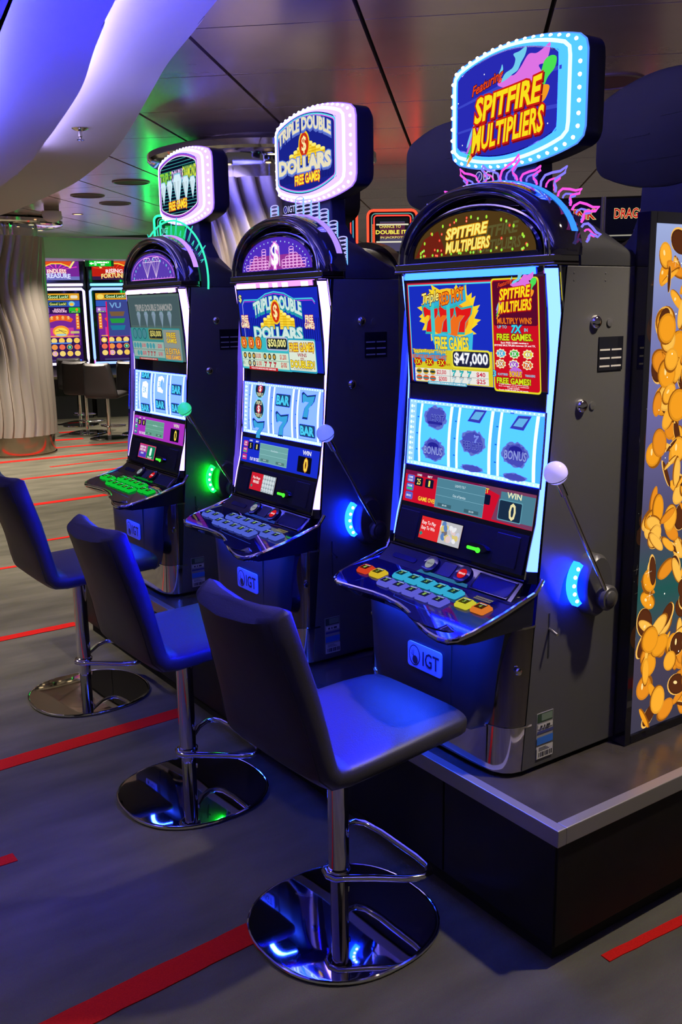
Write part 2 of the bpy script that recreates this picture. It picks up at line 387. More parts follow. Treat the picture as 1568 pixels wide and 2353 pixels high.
def flame(A, pts, col, sharp=()):
    n = len(pts); o = []
    for i in range(n):
        p0, p1, p2, p3 = pts[i-1], pts[i], pts[(i+1) % n], pts[(i+2) % n]
        for q in range(5):
            t = q/5; o.append(tuple(.5*((2*p1[d])+(-p0[d]+p2[d])*t+(2*p0[d]-5*p1[d]+4*p2[d]-p3[d])*t*t+(-p0[d]+3*p1[d]-3*p2[d]+p3[d])*t**3) for d in (0, 1)))
    A.poly(o, col)
def spitfire(A, u, v, w_, feat=True):
    k = w_/.30; F = lambda P, c: flame(A, [(u+x*k, v+y*k) for x, y in P], c)
    F([(-.03, .07), (.0, .088), (.035, .085), (.06, .10), (.09, .128), (.12, .125), (.145, .132), (.17, .142), (.168, .118), (.155, .095), (.13, .092), (.14, .07), (.10, .05), (.03, .05)], (222, 115, 228))
    F([(-.015, .075), (.0, .095), (.03, .105), (.04, .125), (.032, .140), (.055, .143), (.082, .15), (.078, .13), (.062, .112), (.05, .095), (.03, .088), (.01, .08)], (115, 205, 238))
    F([(-.03, .092), (-.018, .11), (-.012, .122), (-.008, .108), (-.015, .095)], (115, 205, 238))
    F([(.125, .05), (.14, .075), (.152, .10), (.175, .108), (.195, .10), (.19, .075), (.165, .055), (.15, .035)], (75, 225, 85))
    F([(.12, .0), (.132, .025), (.15, .038), (.172, .032), (.165, .01), (.148, -.005)], (245, 155, 35))
    for i, c in enumerate(((120, 200, 240), (195, 105, 225), (65, 208, 85), (240, 170, 50))):
        F([(-.10, -.005-.018*i), (-.125, -.022-.02*i), (-.145, -.052-.02*i), (-.158, -.085-.018*i), (-.138, -.07-.018*i), (-.115, -.045-.02*i), (-.095, -.03-.018*i)], c)
    if feat: A.text('Featuring', u-.07*k, v+.079*k, .13*k, .036*k, (235, 70, 25), (70, 10, 30), shear=.25, rise=.03*k)
    A.text('SPITFIRE', u+.012*k, v+.022*k, .27*k, .066*k, YEL, (205, 30, 20), shear=.18, off=.035, ow=.06, rise=.022*k, grow=.12, shadow=((120, 10, 30), .004*k, -.005*k))
    A.text('MULTIPLIERS', u+.012*k, v-.058*k, .29*k, .066*k, YEL, (205, 30, 20), shear=.18, off=.03, ow=.06, rise=.022*k, grow=.10, shadow=((120, 10, 30), .004*k, -.005*k))
def freegames(A, u, v, w_, h, rise=0, col=(255, 235, 60), out=(225, 70, 15)):
    A.text('FREE GAME$', u, v, w_, h, col, out, off=.03, ow=.06, rise=rise)
def coin(A, u, v, r, lab=None, face=(240, 150, 40), ring=(20, 22, 40)):
    A.ell(u, v, r, r, ring, n=16); A.ell(u, v, r*.88, r*.88, face, n=16); A.ell(u, v, r*.5, r*.62, (215, 40, 30), n=14)
    A.text('$', u, v, r*.42, r*.85, (255, 240, 160))
def coinstack(A, u, v, w_, n, top=(255, 235, 90), sidec=(240, 190, 30), st=1.0):
    h = w_*.32
    A.rect(u-w_/2, v, u+w_/2, v+n*h, sidec, st)
    for i in range(1, n): A.line([(u-w_/2, v+i*h), (u+w_/2, v+i*h)], h*.18, (200, 140, 10), st, nl=(i == 1))
    A.ell(u, v+n*h, w_/2, w_*.18, top, st)
def dollars(A, u, v, k):
    for i, (du, n) in enumerate(((-.115, 2), (-.09, 4), (-.06, 5), (-.035, 6), (.035, 7), (.06, 6), (.088, 5), (.115, 4))): coinstack(A, u+du*k, v-.035*k, .03*k, n, (255, 240, 120), (240, 200, 40) if i % 2 else (250, 215, 60))
    A.ell(u, v+.03*k, .036*k, .047*k, (245, 205, 40)); A.ell(u, v+.03*k, .030*k, .040*k, (205, 50, 25)); A.text('$', u, v+.03*k, .03*k, .058*k, (255, 240, 170))

def seven(A, u, v, s_, col, edge, st=1.0):
    p = [(-.5, .5), (-.38, .56), (-.1, .42), (.5, .5), (.42, .2), (.1, -.1), (.02, -.5), (-.36, -.5), (-.22, -.08), (.08, .18), (-.25, .2), (-.42, .1)]
    A.poly([(u+x*s_*1.12, v+y*s_*1.12) for x, y in p], edge, st); A.poly([(u+x*s_*.94, v+y*s_*.94) for x, y in p], col, st)

def art_top_screen(k, M):
    A = Art(M); u0, u1, v0, v1 = -.268, .285, 1.430, 1.722; uw = u1-u0
    if k == 0:
        A.rect(u0, v0, u1, v1, (70, 12, 40)); d = .105
        A.rect(u0+.004, v0+.004, d, v1-.004, (215, 35, 60)); A.rect(u0+.008, v0+.004, d-.004, v1-.008, (80, 215, 235)); A.rect(u0+.012, v0, d-.008, v1-.012, (25, 45, 190))
        cu, cv = -.085, 1.625
        for i in range(44):   # flame burst
            a = 2*PI*i/44; r0, r1 = .085, .098+.010*math.sin(i*2.3)
            if abs(math.sin(a)) > .93: continue
            A.poly([(cu+r0*1.25*math.cos(a-.16), cv+r0*.86*math.sin(a-.16)), (cu+r1*1.3*math.cos(a+.1), cv+r1*.9*math.sin(a+.1)+.006), (cu+r0*1.25*math.cos(a+.18), cv+r0*.86*math.sin(a+.18))], (250, 215, 40), nl=(i == 0))
        A.ell(cu, cv, .108, .076, (250, 200, 40), n=28); A.ell(cu, cv-.01, .085, .05, (240, 110, 30), n=24)
        A.poly([(cu-.115, cv+.03), (cu-.06, cv+.055), (cu+.06, cv+.06), (cu+.075, cv+.088), (cu+.078, cv+.04), (cu+.02, cv+.018), (cu-.09, cv+.012)], (50, 175, 215))
        for du in (-.075, -.005, .066):
            seven(A, cu+du+(0), cv-.012, .072, (225, 25, 25), (45, 180, 175))
        A.rect(cu-.074, cv-.055, cu-.058, cv+.035, (60, 200, 205)); A.rect(cu-.004, cv-.05, cu+.011, cv+.045, (60, 200, 205))
        A.text('Triple', cu-.072, cv+.048, .075, .04, (250, 235, 120), (90, 30, 10), shear=.25, rise=.012)
        A.text('RED HOT', cu+.02, cv+.053, .105, .035, (250, 130, 20), (140, 20, 10), off=.035, rise=.018)
        A.poly([(cu-.075, cv-.055), (cu-.02, cv-.048), (cu+.05, cv-.06), (cu+.105, cv-.045), (cu+.098, cv-.095), (cu+.04, cv-.108), (cu-.03, cv-.1), (cu-.072, cv-.112), (cu-.06, cv-.09)], (60, 190, 225))
        A.text('FREE GAMES', cu+.012, cv-.077, .145, .036, (250, 225, 40), (60, 110, 150), off=.035)
        A.rect(-.24, 1.432, d-.012, 1.528, (215, 200, 40)); A.poly([(-.245, 1.515), (-.1, 1.528), (-.1, 1.496), (-.245, 1.49)], (55, 160, 215))
        for i in range(3):
            u = -.225+i*.055; A.text('Triple', u, 1.522, .045, .014, (250, 235, 90), (120, 20, 10)); A.text('RED HOT', u, 1.507, .05, .012, (250, 130, 20), (20, 60, 140)); A.ell(u, 1.492, .02, .012, (205, 40, 20)); A.text('3X', u, 1.492, .03, .016, (250, 225, 40), (60, 20, 0))
        A.text('PAYS', -.085, 1.487, .018, .007, (160, 30, 20))
        A.rrect(-.068, 1.479, .092, 1.532, .012, (235, 225, 60)); A.rrect(-.063, 1.484, .087, 1.527, .01, (30, 30, 60)); A.text('$47,000', .012, 1.5055, .138, .036, WHT, (90, 100, 130), off=.02)
        A.rect(-.235, 1.436, .082, 1.474, (232, 232, 225))
        A.rect(-.235, 1.4545, .082, 1.4555, (120, 130, 140)); A.rect(-.077, 1.436, -.0755, 1.474, (120, 130, 140))
        for i in range(3):
            A.ell(-.215+i*.033, 1.465, .013, .0085, (210, 165, 40)); A.ell(-.215+i*.033, 1.465, .012, .0035, (30, 60, 60)); A.ell(-.215+i*.033, 1.446, .014, .0078, (225, 90, 40)); A.rect(-.228+i*.033, 1.4435, -.202+i*.033, 1.4475, (40, 130, 140))
            seven(A, -.058+i*.034, 1.465, .016, (40, 185, 190), (20, 90, 100)); seven(A, -.058+i*.034, 1.446, .016, (190, 215, 225), (80, 100, 110))
        for t, u, v, w_ in (('$23,500', -.108, 1.465, .042), ('$300', -.103, 1.446, .036), ('$40', .058, 1.465, .036), ('$25', .058, 1.446, .036)): A.text(t, u, v, w_, .0145, (205, 15, 60), off=.02)
        A.rrect(-.17, 1.4295, 0, 1.4385, .003, (80, 170, 200)); A.text('TOUCH SCREEN FOR MORE PAYS OR GAME RULES', -.085, 1.434, .16, .005, WHT)
        # right column
        a, b = .112, .283; c = (a+b)/2
        A.rrect(a-.002, 1.425, b, v1, .01, (225, 215, 40)); A.rrect(a+.003, 1.430, b-.004, v1-.004, .008, (205, 15, 35)); A.rrect(a+.006, 1.60, b-.006, v1-.007, .006, (90, 10, 45))
        spitfire(A, c-.002, 1.675, .125)
        A.text('MULTIPLY WINS', c, 1.613, .125, .016, (245, 120, 20), off=.03); A.text('UP TO', c-.045, 1.5975, .035, .008, (60, 215, 235)); A.text('7X', c+.008, 1.592, .04, .021, (60, 215, 235), (20, 60, 120), shear=.2, off=.04); A.text('IN', c+.042, 1.590, .012, .009, (60, 215, 235))
        A.text('FREE GAMES.', c, 1.571, .13, .018, (215, 230, 30), (70, 80, 10), off=.03)
        A.text('Each FREE GAME receives a', c, 1.5565, .10, .005, WHT); A.text('SPITFIRE MULTIPLIER between 2X and 7X.', c, 1.5495, .15, .005, WHT)
        for i, (t, cc) in enumerate((('2X', (70, 190, 235)), ('3X', (60, 200, 70)), ('4X', (235, 215, 60)), ('5X', (220, 150, 80)), ('6X', (170, 80, 220)), ('7X', (235, 110, 40)))):
            u, v = c-.05+(i % 3)*.05, 1.528-(i//3)*.027
            A.poly([(u+(.021 if q % 2 else .017)*math.cos(PI*q/9), v+(.0135 if q % 2 else .0105)*math.sin(PI*q/9)) for q in range(18)], (240, 240, 190)); A.ell(u, v, .0155, .0088, cc); A.text(t, u, v, .02, .012, WHT, tuple(int(x*.5) for x in cc))
        A.text('3', c-.072, 1.475, .012, .017, (90, 215, 245), (20, 60, 120)); A.text('SCATTERED', c-.04, 1.474, .038, .006, (90, 215, 245)); A.ell(c+.008, 1.482, .024, .012, (190, 110, 220)); A.text('BONUS', c+.008, 1.476, .045, .016, (250, 210, 60), (150, 30, 20)); A.text('TRIGGERS', c+.06, 1.474, .036, .006, (90, 215, 245))
        A.text('FREE GAMES!', c, 1.4575, .125, .016, (215, 230, 30), (70, 80, 10), off=.03)
        for i, t in enumerate(('7 FREE GAMES are awarded initially.', 'Each retrigger awards an additional', '7 FREE GAMES.', 'Touch GAME RULES for full details.')): A.text(t, c, 1.4475-i*.0047, .11 if i != 2 else .045, .0034, WHT)
    elif k == 1:
        A.rect(u0, v0, u1, v1, (25, 40, 185))
        for i in range(40):
            u = u0+uw*(i+.5)/40; A.rect(u-.0028, 1.54, u+.0028, 1.62, (15, 25, 130), nl=(i == 0))
        e = [(u0+.03, 1.54), (u0+.03, 1.67), (u0+.045, 1.685), (-.12, 1.685), (-.06, 1.705), (.0, 1.712), (.07, 1.705), (.13, 1.685), (.25, 1.685), (.265, 1.672)]
        A.line(e, .005, (70, 200, 225)); A.line([(x, y-.006) for x, y in e], .0022, (225, 70, 225))
        A.text('$', u0+.018, 1.69, .022, .03, (235, 235, 120), (60, 60, 40))
        A.text('TRIPLE DOUBLE', .012, 1.648, .335, .048, (210, 232, 225), (35, 150, 170), off=.045, ow=.05, arc=.026, shadow=((35, 150, 170), 0, -.008))
        dollars(A, .012, 1.612, .95)
        A.text('DOLLARS', .015, 1.565, .34, .046, (210, 232, 225), (35, 150, 170), off=.055, ow=.05, shadow=((35, 150, 170), 0, -.005))
        for u in (-.215, .235): A.text('FREE', u, 1.617, .05, .024, (250, 240, 200), (205, 50, 20), off=.035); A.text('GAME$', u, 1.592, .062, .024, (250, 240, 200), (205, 50, 20), off=.035)
        A.rrect(u0+.002, 1.428, .10, 1.548, .006, (60, 185, 195))
        for i in range(3):
            coin(A, -.236+i*.058, 1.528, .025); A.text('TRIPLE', -.236+i*.058, 1.545, .04, .008, (240, 150, 40), (20, 22, 40)); A.text('TRIPLE', -.236+i*.058, 1.511, .04, .008, (240, 150, 40), (20, 22, 40))
        A.rrect(-.06, 1.503, .092, 1.552, .01, (180, 185, 220)); A.rrect(-.055, 1.508, .087, 1.547, .008, (20, 35, 50)); A.text('$50,000', .016, 1.528, .125, .032, (245, 240, 150), (90, 90, 50))
        A.rect(u0+.02, 1.436, .092, 1.494, (205, 228, 205)); A.rect(u0+.02, 1.464, .092, 1.4655, (90, 120, 110)); A.rect(-.095, 1.436, -.0935, 1.494, (90, 120, 110))
        for i in range(3):
            A.ell(-.225+i*.036, 1.48, .012, .012, (40, 60, 60)); A.ell(-.225+i*.036, 1.48, .007, .007, (215, 165, 60)); A.ell(-.075+i*.036, 1.48, .012, .012, (40, 60, 60)); A.ell(-.075+i*.036, 1.48, .007, .007, (215, 165, 60)); seven(A, -.073+i*.036, 1.452, .018, (200, 30, 50), (60, 60, 60))
            if i: A.ell(-.225+i*.036, 1.452, .012, .012, (60, 60, 80)); A.ell(-.225+i*.036, 1.452, .007, .007, (200, 180, 120))
        A.text('ANY', -.232, 1.456, .014, .005, (60, 60, 60)); A.text('COMBINATION', -.234, 1.45, .026, .004, (60, 60, 60))
        for t, u, v, w_ in (('$10,000', -.116, 1.48, .04), ('$1,200', .062, 1.48, .044), ('$1,000', -.114, 1.452, .038), ('$100', .064, 1.452, .04)): A.text(t, u, v, w_, .021, (205, 20, 30), off=.02)
        A.rrect(-.19, 1.4285, .02, 1.4405, .003, (200, 30, 40)); A.text('TOUCH FOR MORE PAYS AND GAME RULES', -.085, 1.4345, .18, .0062, WHT)
        A.rrect(.102, 1.432, u1-.002, 1.55, .008, (45, 160, 190)); A.rrect(.108, 1.438, u1-.006, 1.544, .006, (220, 232, 215)); freegames(A, .193, 1.518, .16, .034, rise=.004, col=(250, 215, 50), out=(150, 40, 20))
        A.text('WINS', .193, 1.493, .06, .013, (170, 40, 60)); A.text('ARE', .193, 1.481, .025, .007, (170, 40, 60)); A.text('DOUBLED!', .193, 1.461, .155, .027, (250, 225, 50), (110, 50, 20), off=.03); A.text('SEE GAME RULES FOR MORE INFO', .193, 1.4435, .12, .004, (120, 130, 120))
    else:
        A.rect(u0, v0, u1, v1, (78, 100, 98)); A.rect(u0+.01, 1.585, u1-.01, v1-.01, (70, 90, 95))  # dull colours stand in for reflections veiling this screen
        A.text('TRIPLE DOUBLE DIAMOND', .01, 1.665, .40, .03, (150, 150, 150), (90, 110, 110), off=.04)
        for i in range(5): diamond(A, -.16+i*.085, 1.615, .042, (130, 150, 170), (90, 130, 130))
        A.rrect(u0+.002, 1.428, .10, 1.575, .006, (60, 140, 140))
        for i in range(3): A.ell(-.22+i*.055, 1.548, .025, .025, (30, 90, 100)); A.ell(-.22+i*.055, 1.548, .021, .021, (70, 130, 140))
        A.rrect(-.06, 1.523, .092, 1.572, .01, (140, 130, 60)); A.rrect(-.055, 1.528, .087, 1.567, .008, (30, 40, 45)); A.text('$50,000', .016, 1.548, .12, .03, (215, 205, 110), (90, 90, 50))
        A.rect(u0+.015, 1.442, .092, 1.512, (150, 175, 165)); A.rect(u0+.015, 1.476, .092, 1.4775, (70, 90, 90))
        for i in range(3):
            A.ell(-.23+i*.034, 1.494, .014, .013, (70, 150, 160)); A.ell(-.085+i*.036, 1.494, .014, .013, (70, 150, 160)); seven(A, -.083+i*.036, 1.459, .02, (180, 70, 80), (70, 80, 80))
            if i: A.ell(-.23+i*.034, 1.459, .013, .012, (70, 150, 160))
        for t, u, v in (('$1000', -.122, 1.494), ('$200', .055, 1.494), ('$500', -.122, 1.459), ('$100', .055, 1.459)): A.text(t, u, v, .042, .02, (200, 60, 90), off=.02)
        A.rrect(-.19, 1.429, .02, 1.439, .003, (170, 60, 60)); A.text('TOUCH FOR MORE PAYS AND GAME RULES', -.085, 1.434, .18, .0055, (220, 220, 210))
        A.rrect(.102, 1.43, u1-.002, 1.575, .006, (50, 140, 145)); A.rrect(.108, 1.436, u1-.006, 1.569, .006, (135, 145, 140)); A.text('FREE', .19, 1.545, .09, .022, (225, 205, 60), (150, 70, 30)); A.text('GAME$', .19, 1.52, .1, .022, (225, 205, 60), (150, 70, 30)); A.text('12 EXTRA', .19, 1.475, .15, .026, (235, 190, 80), (120, 50, 20)); A.text('FREE GAMES', .19, 1.449, .15, .017, (235, 190, 80), (170, 50, 40))
    return A
def diamond(A, u, v, s_, col, edge):
    o = [(-.5, .28), (-.3, .5), (.3, .5), (.5, .28), (0, -.62)]
    A.poly([(u+x*s_*1.12, v+y*s_*1.5*1.08) for x, y in o], edge); A.poly([(u+x*s_, v+y*s_*1.5) for x, y in o], col)
    A.poly([(u-.5*s_, v+.42*s_), (u-.22*s_, v+.42*s_), (u, v-.93*s_)], tuple(min(255, int(c*.86)) for c in col)); A.poly([(u+.0*s_, v+.42*s_), (u+.25*s_, v+.42*s_), (u, v-.9*s_)], tuple(min(255, int(c*.92)) for c in col), nl=False)

SIGNX = 2.06; SZ = 2.208; SYT = -.07   # sign centre is at t = SYT
def art_sign(k, M):
    A = Art(M); f = barrel(.196, .096, .136, .012)
    if k == 0:
        A.poly(f, (40, 42, 178), 1.0)
        A.poly([(-.2, .02), (.0, .055), (.21, .06), (.21, .05), (.0, .044), (-.2, .014)], (60, 70, 200)); A.poly([(-.2, -.05), (.05, -.03), (.2, -.035), (.2, -.045), (.05, -.04), (-.2, -.056)], (60, 70, 200))
        spitfire(A, .0, -.016, .295)
        for u, v in ((-.19, .03), (-.17, -.09), (-.08, .09), (.17, -.08)): A.ell(u, v, .002, .002, WHT)
    elif k == 1:
        A.poly(f, (90, 225, 240)); A.poly([(x*.975, z*.965) for x, z in f], (225, 110, 235)); A.poly([(x*.955, z*.94) for x, z in f], (25, 35, 140))
        for i in range(36): u = -.18+.36*i/35; A.rect(u-.0018, -.095, u+.0018, -.03, (15, 20, 95), nl=(i == 0))
        dollars(A, .0, .000, 1.05)
        A.text('TRIPLE DOUBLE', 0, .062, .355, .047, (235, 225, 190), (110, 140, 225), off=.045, ow=.055, arc=.043, shadow=((90, 110, 200), 0, -.007))
        A.text('DOLLARS', 0, -.036, .355, .056, (235, 225, 190), (110, 140, 225), off=.06, ow=.055, shadow=((90, 110, 200), 0, -.006))
        freegames(A, .02, -.090, .17, .040, rise=.006)
    else:
        A.poly(f, (170, 70, 200)); A.poly([(x*.96, z*.95) for x, z in f], (235, 235, 255)); A.poly([(x*.935, z*.92) for x, z in f], (8, 12, 35))
        for i in range(17):
            v = -.115+.23*i/16; hw = .18 if abs(v) < .088 else .18*math.sqrt(max(0, (1-(abs(v)-.088)/.036)))
            A.rect(-hw, v-.0016, hw, v+.0016, (60, 150, 150), nl=(i == 0))
        A.rect(-.178, .0, .178, .05, (60, 45, 50))
        A.text('TRIPLE', -.125, .045, .125, .05, (150, 215, 60), (30, 140, 90), off=.03); A.text('DOUBLE', 0, .047, .12, .048, (225, 190, 235), (90, 70, 140), off=.03); A.text('DIAMOND', .125, .05, .135, .055, (215, 225, 60), (30, 140, 90), off=.03)
        for i, s_ in enumerate((.058, .06, .088, .064, .054)): diamond(A, (-.155, -.085, .0, .086, .155)[i], -.016, s_, (215, 240, 250), (120, 200, 225))
        freegames(A, .0, -.085, .19, .045, rise=.006)
    return A
def art_inner(k, M):
    A = Art(M); f = semi(.245, .115, 1.787, 24, 2.05)
    random.seed(40+k)
    if k == 0:
        A.poly(f, (78, 56, 24)); A.poly([(-.24, 1.79), (-.1, 1.79), (-.14, 1.86), (-.2, 1.84)], (110, 32, 20))
        for g, c in ((1.0, (90, 85, 45)), (0, (250, 240, 120))):
            du = .115 if g else 0; dv = -.006 if g else 0
            A.text('SPITFIRE', -.02+du, 1.852+dv, .17, .03, c, None if g else (230, 150, 20), shear=.2, off=.035, rise=.01)
            A.text('MULTIPLIERS', -.015+du, 1.815+dv, .18, .03, c, None if g else (230, 150, 20), shear=.2, off=.03, rise=.008)
        for i in range(64):
            u = random.uniform(-.225, .225); v = random.uniform(1.79, 1.89)
            if (u/.235)**2+((v-1.787)/.108)**2 > 1 or (abs(u+.02) < .1 and v > 1.80 and v < 1.872): continue
            c = (245, 60, 40) if random.random() < .7 else (150, 235, 60)
            A.ell(u, v, .0042, .0042, c, n=8, nl=(i == 0)); A.ell(u, v, .0018, .0018, (255, 240, 200), n=6, nl=(i == 0))
        for i in range(11): A.ell(-.2+.04*i, 1.794, .004, .004, (150, 235, 60), n=8, nl=(i == 0)); A.ell(.215*math.cos(PI*(i+.5)/11), 1.787+.1*math.sin(PI*(i+.5)/11), .004, .005, (170, 235, 60), n=8, nl=False)
    elif k == 1:
        A.poly(f, (80, 45, 190)); A.poly([(-.2, 1.79), (.2, 1.79), (.15, 1.84), (-.15, 1.84)], (150, 50, 150))
        for du, n in ((-.2, 1), (-.17, 3), (-.14, 4), (-.11, 3), (-.08, 6), (-.06, 2), (.06, 2), (.085, 3), (.11, 6), (.135, 4), (.16, 3), (.19, 2)):
            for i in range(n+1):
                A.line([(du+.015*math.cos(2*PI*q/12), 1.796+i*.0105+.005*math.sin(2*PI*q/12)) for q in range(12)], .0022, (255, 190, 250), nl=(i == 0), closed=True)
            A.line([(du-.015, 1.796), (du-.015, 1.796+n*.0105)], .0018, (255, 190, 250), nl=False); A.line([(du+.015, 1.796), (du+.015, 1.796+n*.0105)], .0018, (255, 190, 250), nl=False)
        A.text('$', 0, 1.837, .05, .09, WHT, (230, 130, 230), off=.03); A.line([(-.035, 1.80), (-.03, 1.87)], .004, WHT); A.line([(.035, 1.80), (.03, 1.87)], .004, WHT)
        for i in range(24):
            a = PI*(i+.5)/24; A.ell(.225*math.cos(a), 1.787+.1*math.sin(a), .003, .003, (190, 230, 255), n=6, nl=(i == 0))
    else:
        A.poly(f, (90, 60, 175)); A.line(semi(.228, .1, 1.79, 20, 2.05), .003, (240, 130, 250), closed=True)
        for du in (-.05, .045):
            o = [(-.045, .02), (-.025, .038), (.025, .038), (.045, .02), (0, -.05)]
            A.line([(du+x, 1.845+y) for x, y in o], .003, (255, 225, 255), closed=True)
            for x in (-.03, -.012, .012, .03): A.line([(du+x, 1.865), (du, 1.795)], .0018, (255, 225, 255), nl=False)
            A.line([(du-.045, 1.865), (du+.045, 1.865)], .0022, (255, 225, 255), nl=False)
            for x in (-.03, 0, .03): A.line([(du+x-.012, 1.865), (du+x, 1.883), (du+x+.012, 1.865)], .0018, (255, 225, 255), nl=False)
        for i in range(16): A.ell(.2*math.cos(PI*(i+.5)/16), 1.79+.085*math.sin(PI*(i+.5)/16), .0045, .006, (110, 235, 235) if i % 2 else (170, 120, 235), n=8, nl=(i == 0))
        for i in range(14): A.line([(-.2+.03*i, 1.79), (-.2+.03*i, 1.797)], .0015, (255, 225, 255), nl=(i == 0))
    random.seed(9+k); return A
def art_lower(k, M):
    A = Art(M); u0, u1, v0, v1 = -.275, .275, 1.062, 1.157; bg = ((205, 15, 45), (25, 45, 205), (170, 50, 190))[k]
    A.rect(u0, v0, u1, v1, bg); 
    if k == 0: A.rect(u0, v1-.012, u1, v1, (120, 20, 70)); A.poly([(.12, v0+.006), (u1, v0), (u1, v1), (.05, v1), (.14, v1-.02)], (120, 60, 95)); A.rect(.145, v0+.012, u1, v1-.008, (75, 125, 145))
    bt = ((90, 95, 200), (190, 50, 140), (60, 120, 150))[k]
    for i in range(3): A.rrect(u0+.012, v1-.035-i*.026, u0+.047, v1-.013-i*.026, .005, bt); 
    A.text('GAME', u0+.029, v1-.02, .02, .006, WHT); A.text('RULES', u0+.029, v1-.029, .02, .006, WHT); A.text('VOLUME', u0+.029, v1-.046, .022, .006, WHT); A.rect(u0+.017, v1-.057, u0+.042, v1-.052, (40, 210, 110)); A.text('SERVICE', u0+.029, v1-.076, .022, .006, WHT)
    for u, t, l in ((-.205, ('25', '5', '20')[k], 'LINES'), (-.155, '1', 'BET')):
        A.text(l, u, v1-.009, .022, .006, WHT); A.rrect(u-.019, v1-.042, u+.019, v1-.016, .004, (15, 20, 50)); A.text(t, u, v1-.029, .018 if len(t) > 1 else .008, .018, (250, 225, 100))
    A.text(('GAME OVER', 'PLAY 100 CREDITS', 'PLAY 100 CREDITS')[k], -.155, v0+.017, .085, .013, ((250, 225, 60), WHT, WHT)[k])
    if k == 0: A.text('BET', .085, v1-.014, .03, .013, (250, 225, 60)); A.rrect(.085, v1-.052, .11, v1-.024, .004, (15, 20, 50))
    A.rrect(.145, v0+.010, .235, v1-.028, .004, (90, 150, 170) if k == 0 else (15, 15, 35)); A.rrect(.148, v0+.013, .232, v1-.031, .004, (25, 45, 70) if k == 0 else (10, 10, 25))
    A.text('WIN', .2, v1-.014, .055, .016, (235, 235, 190) if k != 1 else WHT); A.text('0', .2, v0+.038, .026, .048, (235, 225, 170) if k == 0 else (250, 220, 80), (200, 120, 40) if k == 1 else None)
    g = ((78, 130, 150), (110, 165, 165), (100, 160, 140))[k]
    a, b = (-.118, .088) if k == 0 else (-.128, .075); vb = v0+.004 if k == 0 else v0+.013; vt = v1-.006 if k == 0 else v1-.012
    A.rect(a, vb, b, vt, g); A.line([(a, vb), (b, vb), (b, vt), (a, vt)], .0016, tuple(min(255, c+40) for c in g), closed=True)
    for q in (.42, .70): A.line([(a, vb+(vt-vb)*q), (b, vb+(vt-vb)*q)], .001, tuple(min(255, c+50) for c in g))
    if k == 0: A.text('LIGHTS TILT', 0-.015, vt-.013, .045, .007, (190, 215, 225)); A.text('Out of Service', -.015, vt-.042, .055, .008, (190, 215, 225))
    else: A.text('Out of Service', -.02, vt-.02, .05, .007, (190, 215, 225))
    for u in (a+.045, b-.045): A.rect(u-.03, vb+.004, u+.03, vb+.014, tuple(int(c*.75) for c in g)); A.text('$0.00', u, vb+.009, .02, .006, (190, 215, 225))
    return A
def art_bill(k, M):
    A = Art(M); u0, u1, v0, v1 = -.163, .018, .968, 1.032
    if k < 2:
        A.rect(u0, v0, u1, v1, (225, 40, 45) if k == 0 else (205, 30, 50)); A.rect(-.075, v0, u1, v1, (190, 190, 195) if k == 0 else (150, 165, 175))
        random.seed(5+k)
        if k == 0:
            for i in range(26): A.ell(random.uniform(-.066, .008), random.uniform(v0+.008, v1-.008), random.uniform(.004, .012), random.uniform(.006, .011), random.choice([(235, 235, 240), (225, 200, 200), (90, 130, 190), (220, 200, 120), (120, 110, 110), (200, 205, 230)]), n=10, rot=random.uniform(0, 3))
            A.text('Easy To Play', -.12, 1.014, .062, .013, WHT, off=.01); A.text('Easy To Win', -.12, .999, .06, .013, WHT, off=.01)
        else:
            for i in range(20): A.ell(-.066+.0175*(i % 5), v0+.009+.0155*(i//5), .0078, .0072, (215, 225, 230), n=12, nl=(i == 0)); A.ell(-.068+.0175*(i % 5), v0+.007+.0155*(i//5), .0045, .004, (150, 170, 180), n=8, nl=(i == 0))
            A.text('Play Bingo', -.12, 1.013, .055, .012, WHT, off=.01); A.text('WIN BIG!', -.12, .999, .045, .011, WHT, off=.02)
        A.poly([(-.155, .983), (-.147, .989), (-.139, .983), (-.147, .976)], (30, 140, 130)); 
    else:
        A.rect(u0, v0, u1, v1, (215, 60, 110)); A.rect(u0+.004, v0+.004, -.075, v1-.004, (175, 60, 150)); A.rect(u0+.004, v0+.004, -.075, v0+.028, (80, 60, 190)); A.rect(-.072, v0+.004, u1-.004, v1-.004, (20, 130, 90))
        A.text('REDEEM YOUR', -.12, 1.018, .065, .010, WHT); A.text('CREDITS HERE', -.12, 1.005, .065, .010, WHT); A.text('NOW!', -.12, .99, .03, .009, WHT); A.rrect(-.04, .985, -.018, 1.022, .008, (235, 250, 240)); A.text('TICKET', -.03, .977, .05, .008, WHT)
    return A

COLS = [dict(strip=(.42, .90, 22), bar=(.13, .66, 30), reel=(.10, .66, 620), reelhi=(1.0, 2.0, 30), ball=(180, 168, 235), ballst=.9, arc=(.05, .75, 45), band=(.05, .35, 1.6), ring=(.10, .62, 34), glow=(.01, .06, 1.0), plexi=(255, 70, 200), art='spit'),
        dict(strip=(2.6, 1.5, 14), bar=(1.6, .45, 3.4), reel=(.28, .52, 150), reelhi=(1.2, 1.9, 9), ball=(125, 145, 240), ballst=.9, arc=(.05, .75, 45), band=(.5, .3, 1.5), ring=(.92, .66, 12), glow=(.03, .05, 1.0), plexi=(150, 150, 255), art='dol'),
        dict(strip=(2.6, 1.5, 10), bar=(2.0, 1.0, 3.2), reel=(.28, .55, 50), reelhi=(1.2, 2.0, 8), ball=(60, 235, 150), ballst=.95, arc=(.02, 14, .3), band=(.7, .35, 1.6), ring=(.92, .66, 12), glow=(.03, .05, 1.0), plexi=(70, 240, 200), art='dia')]
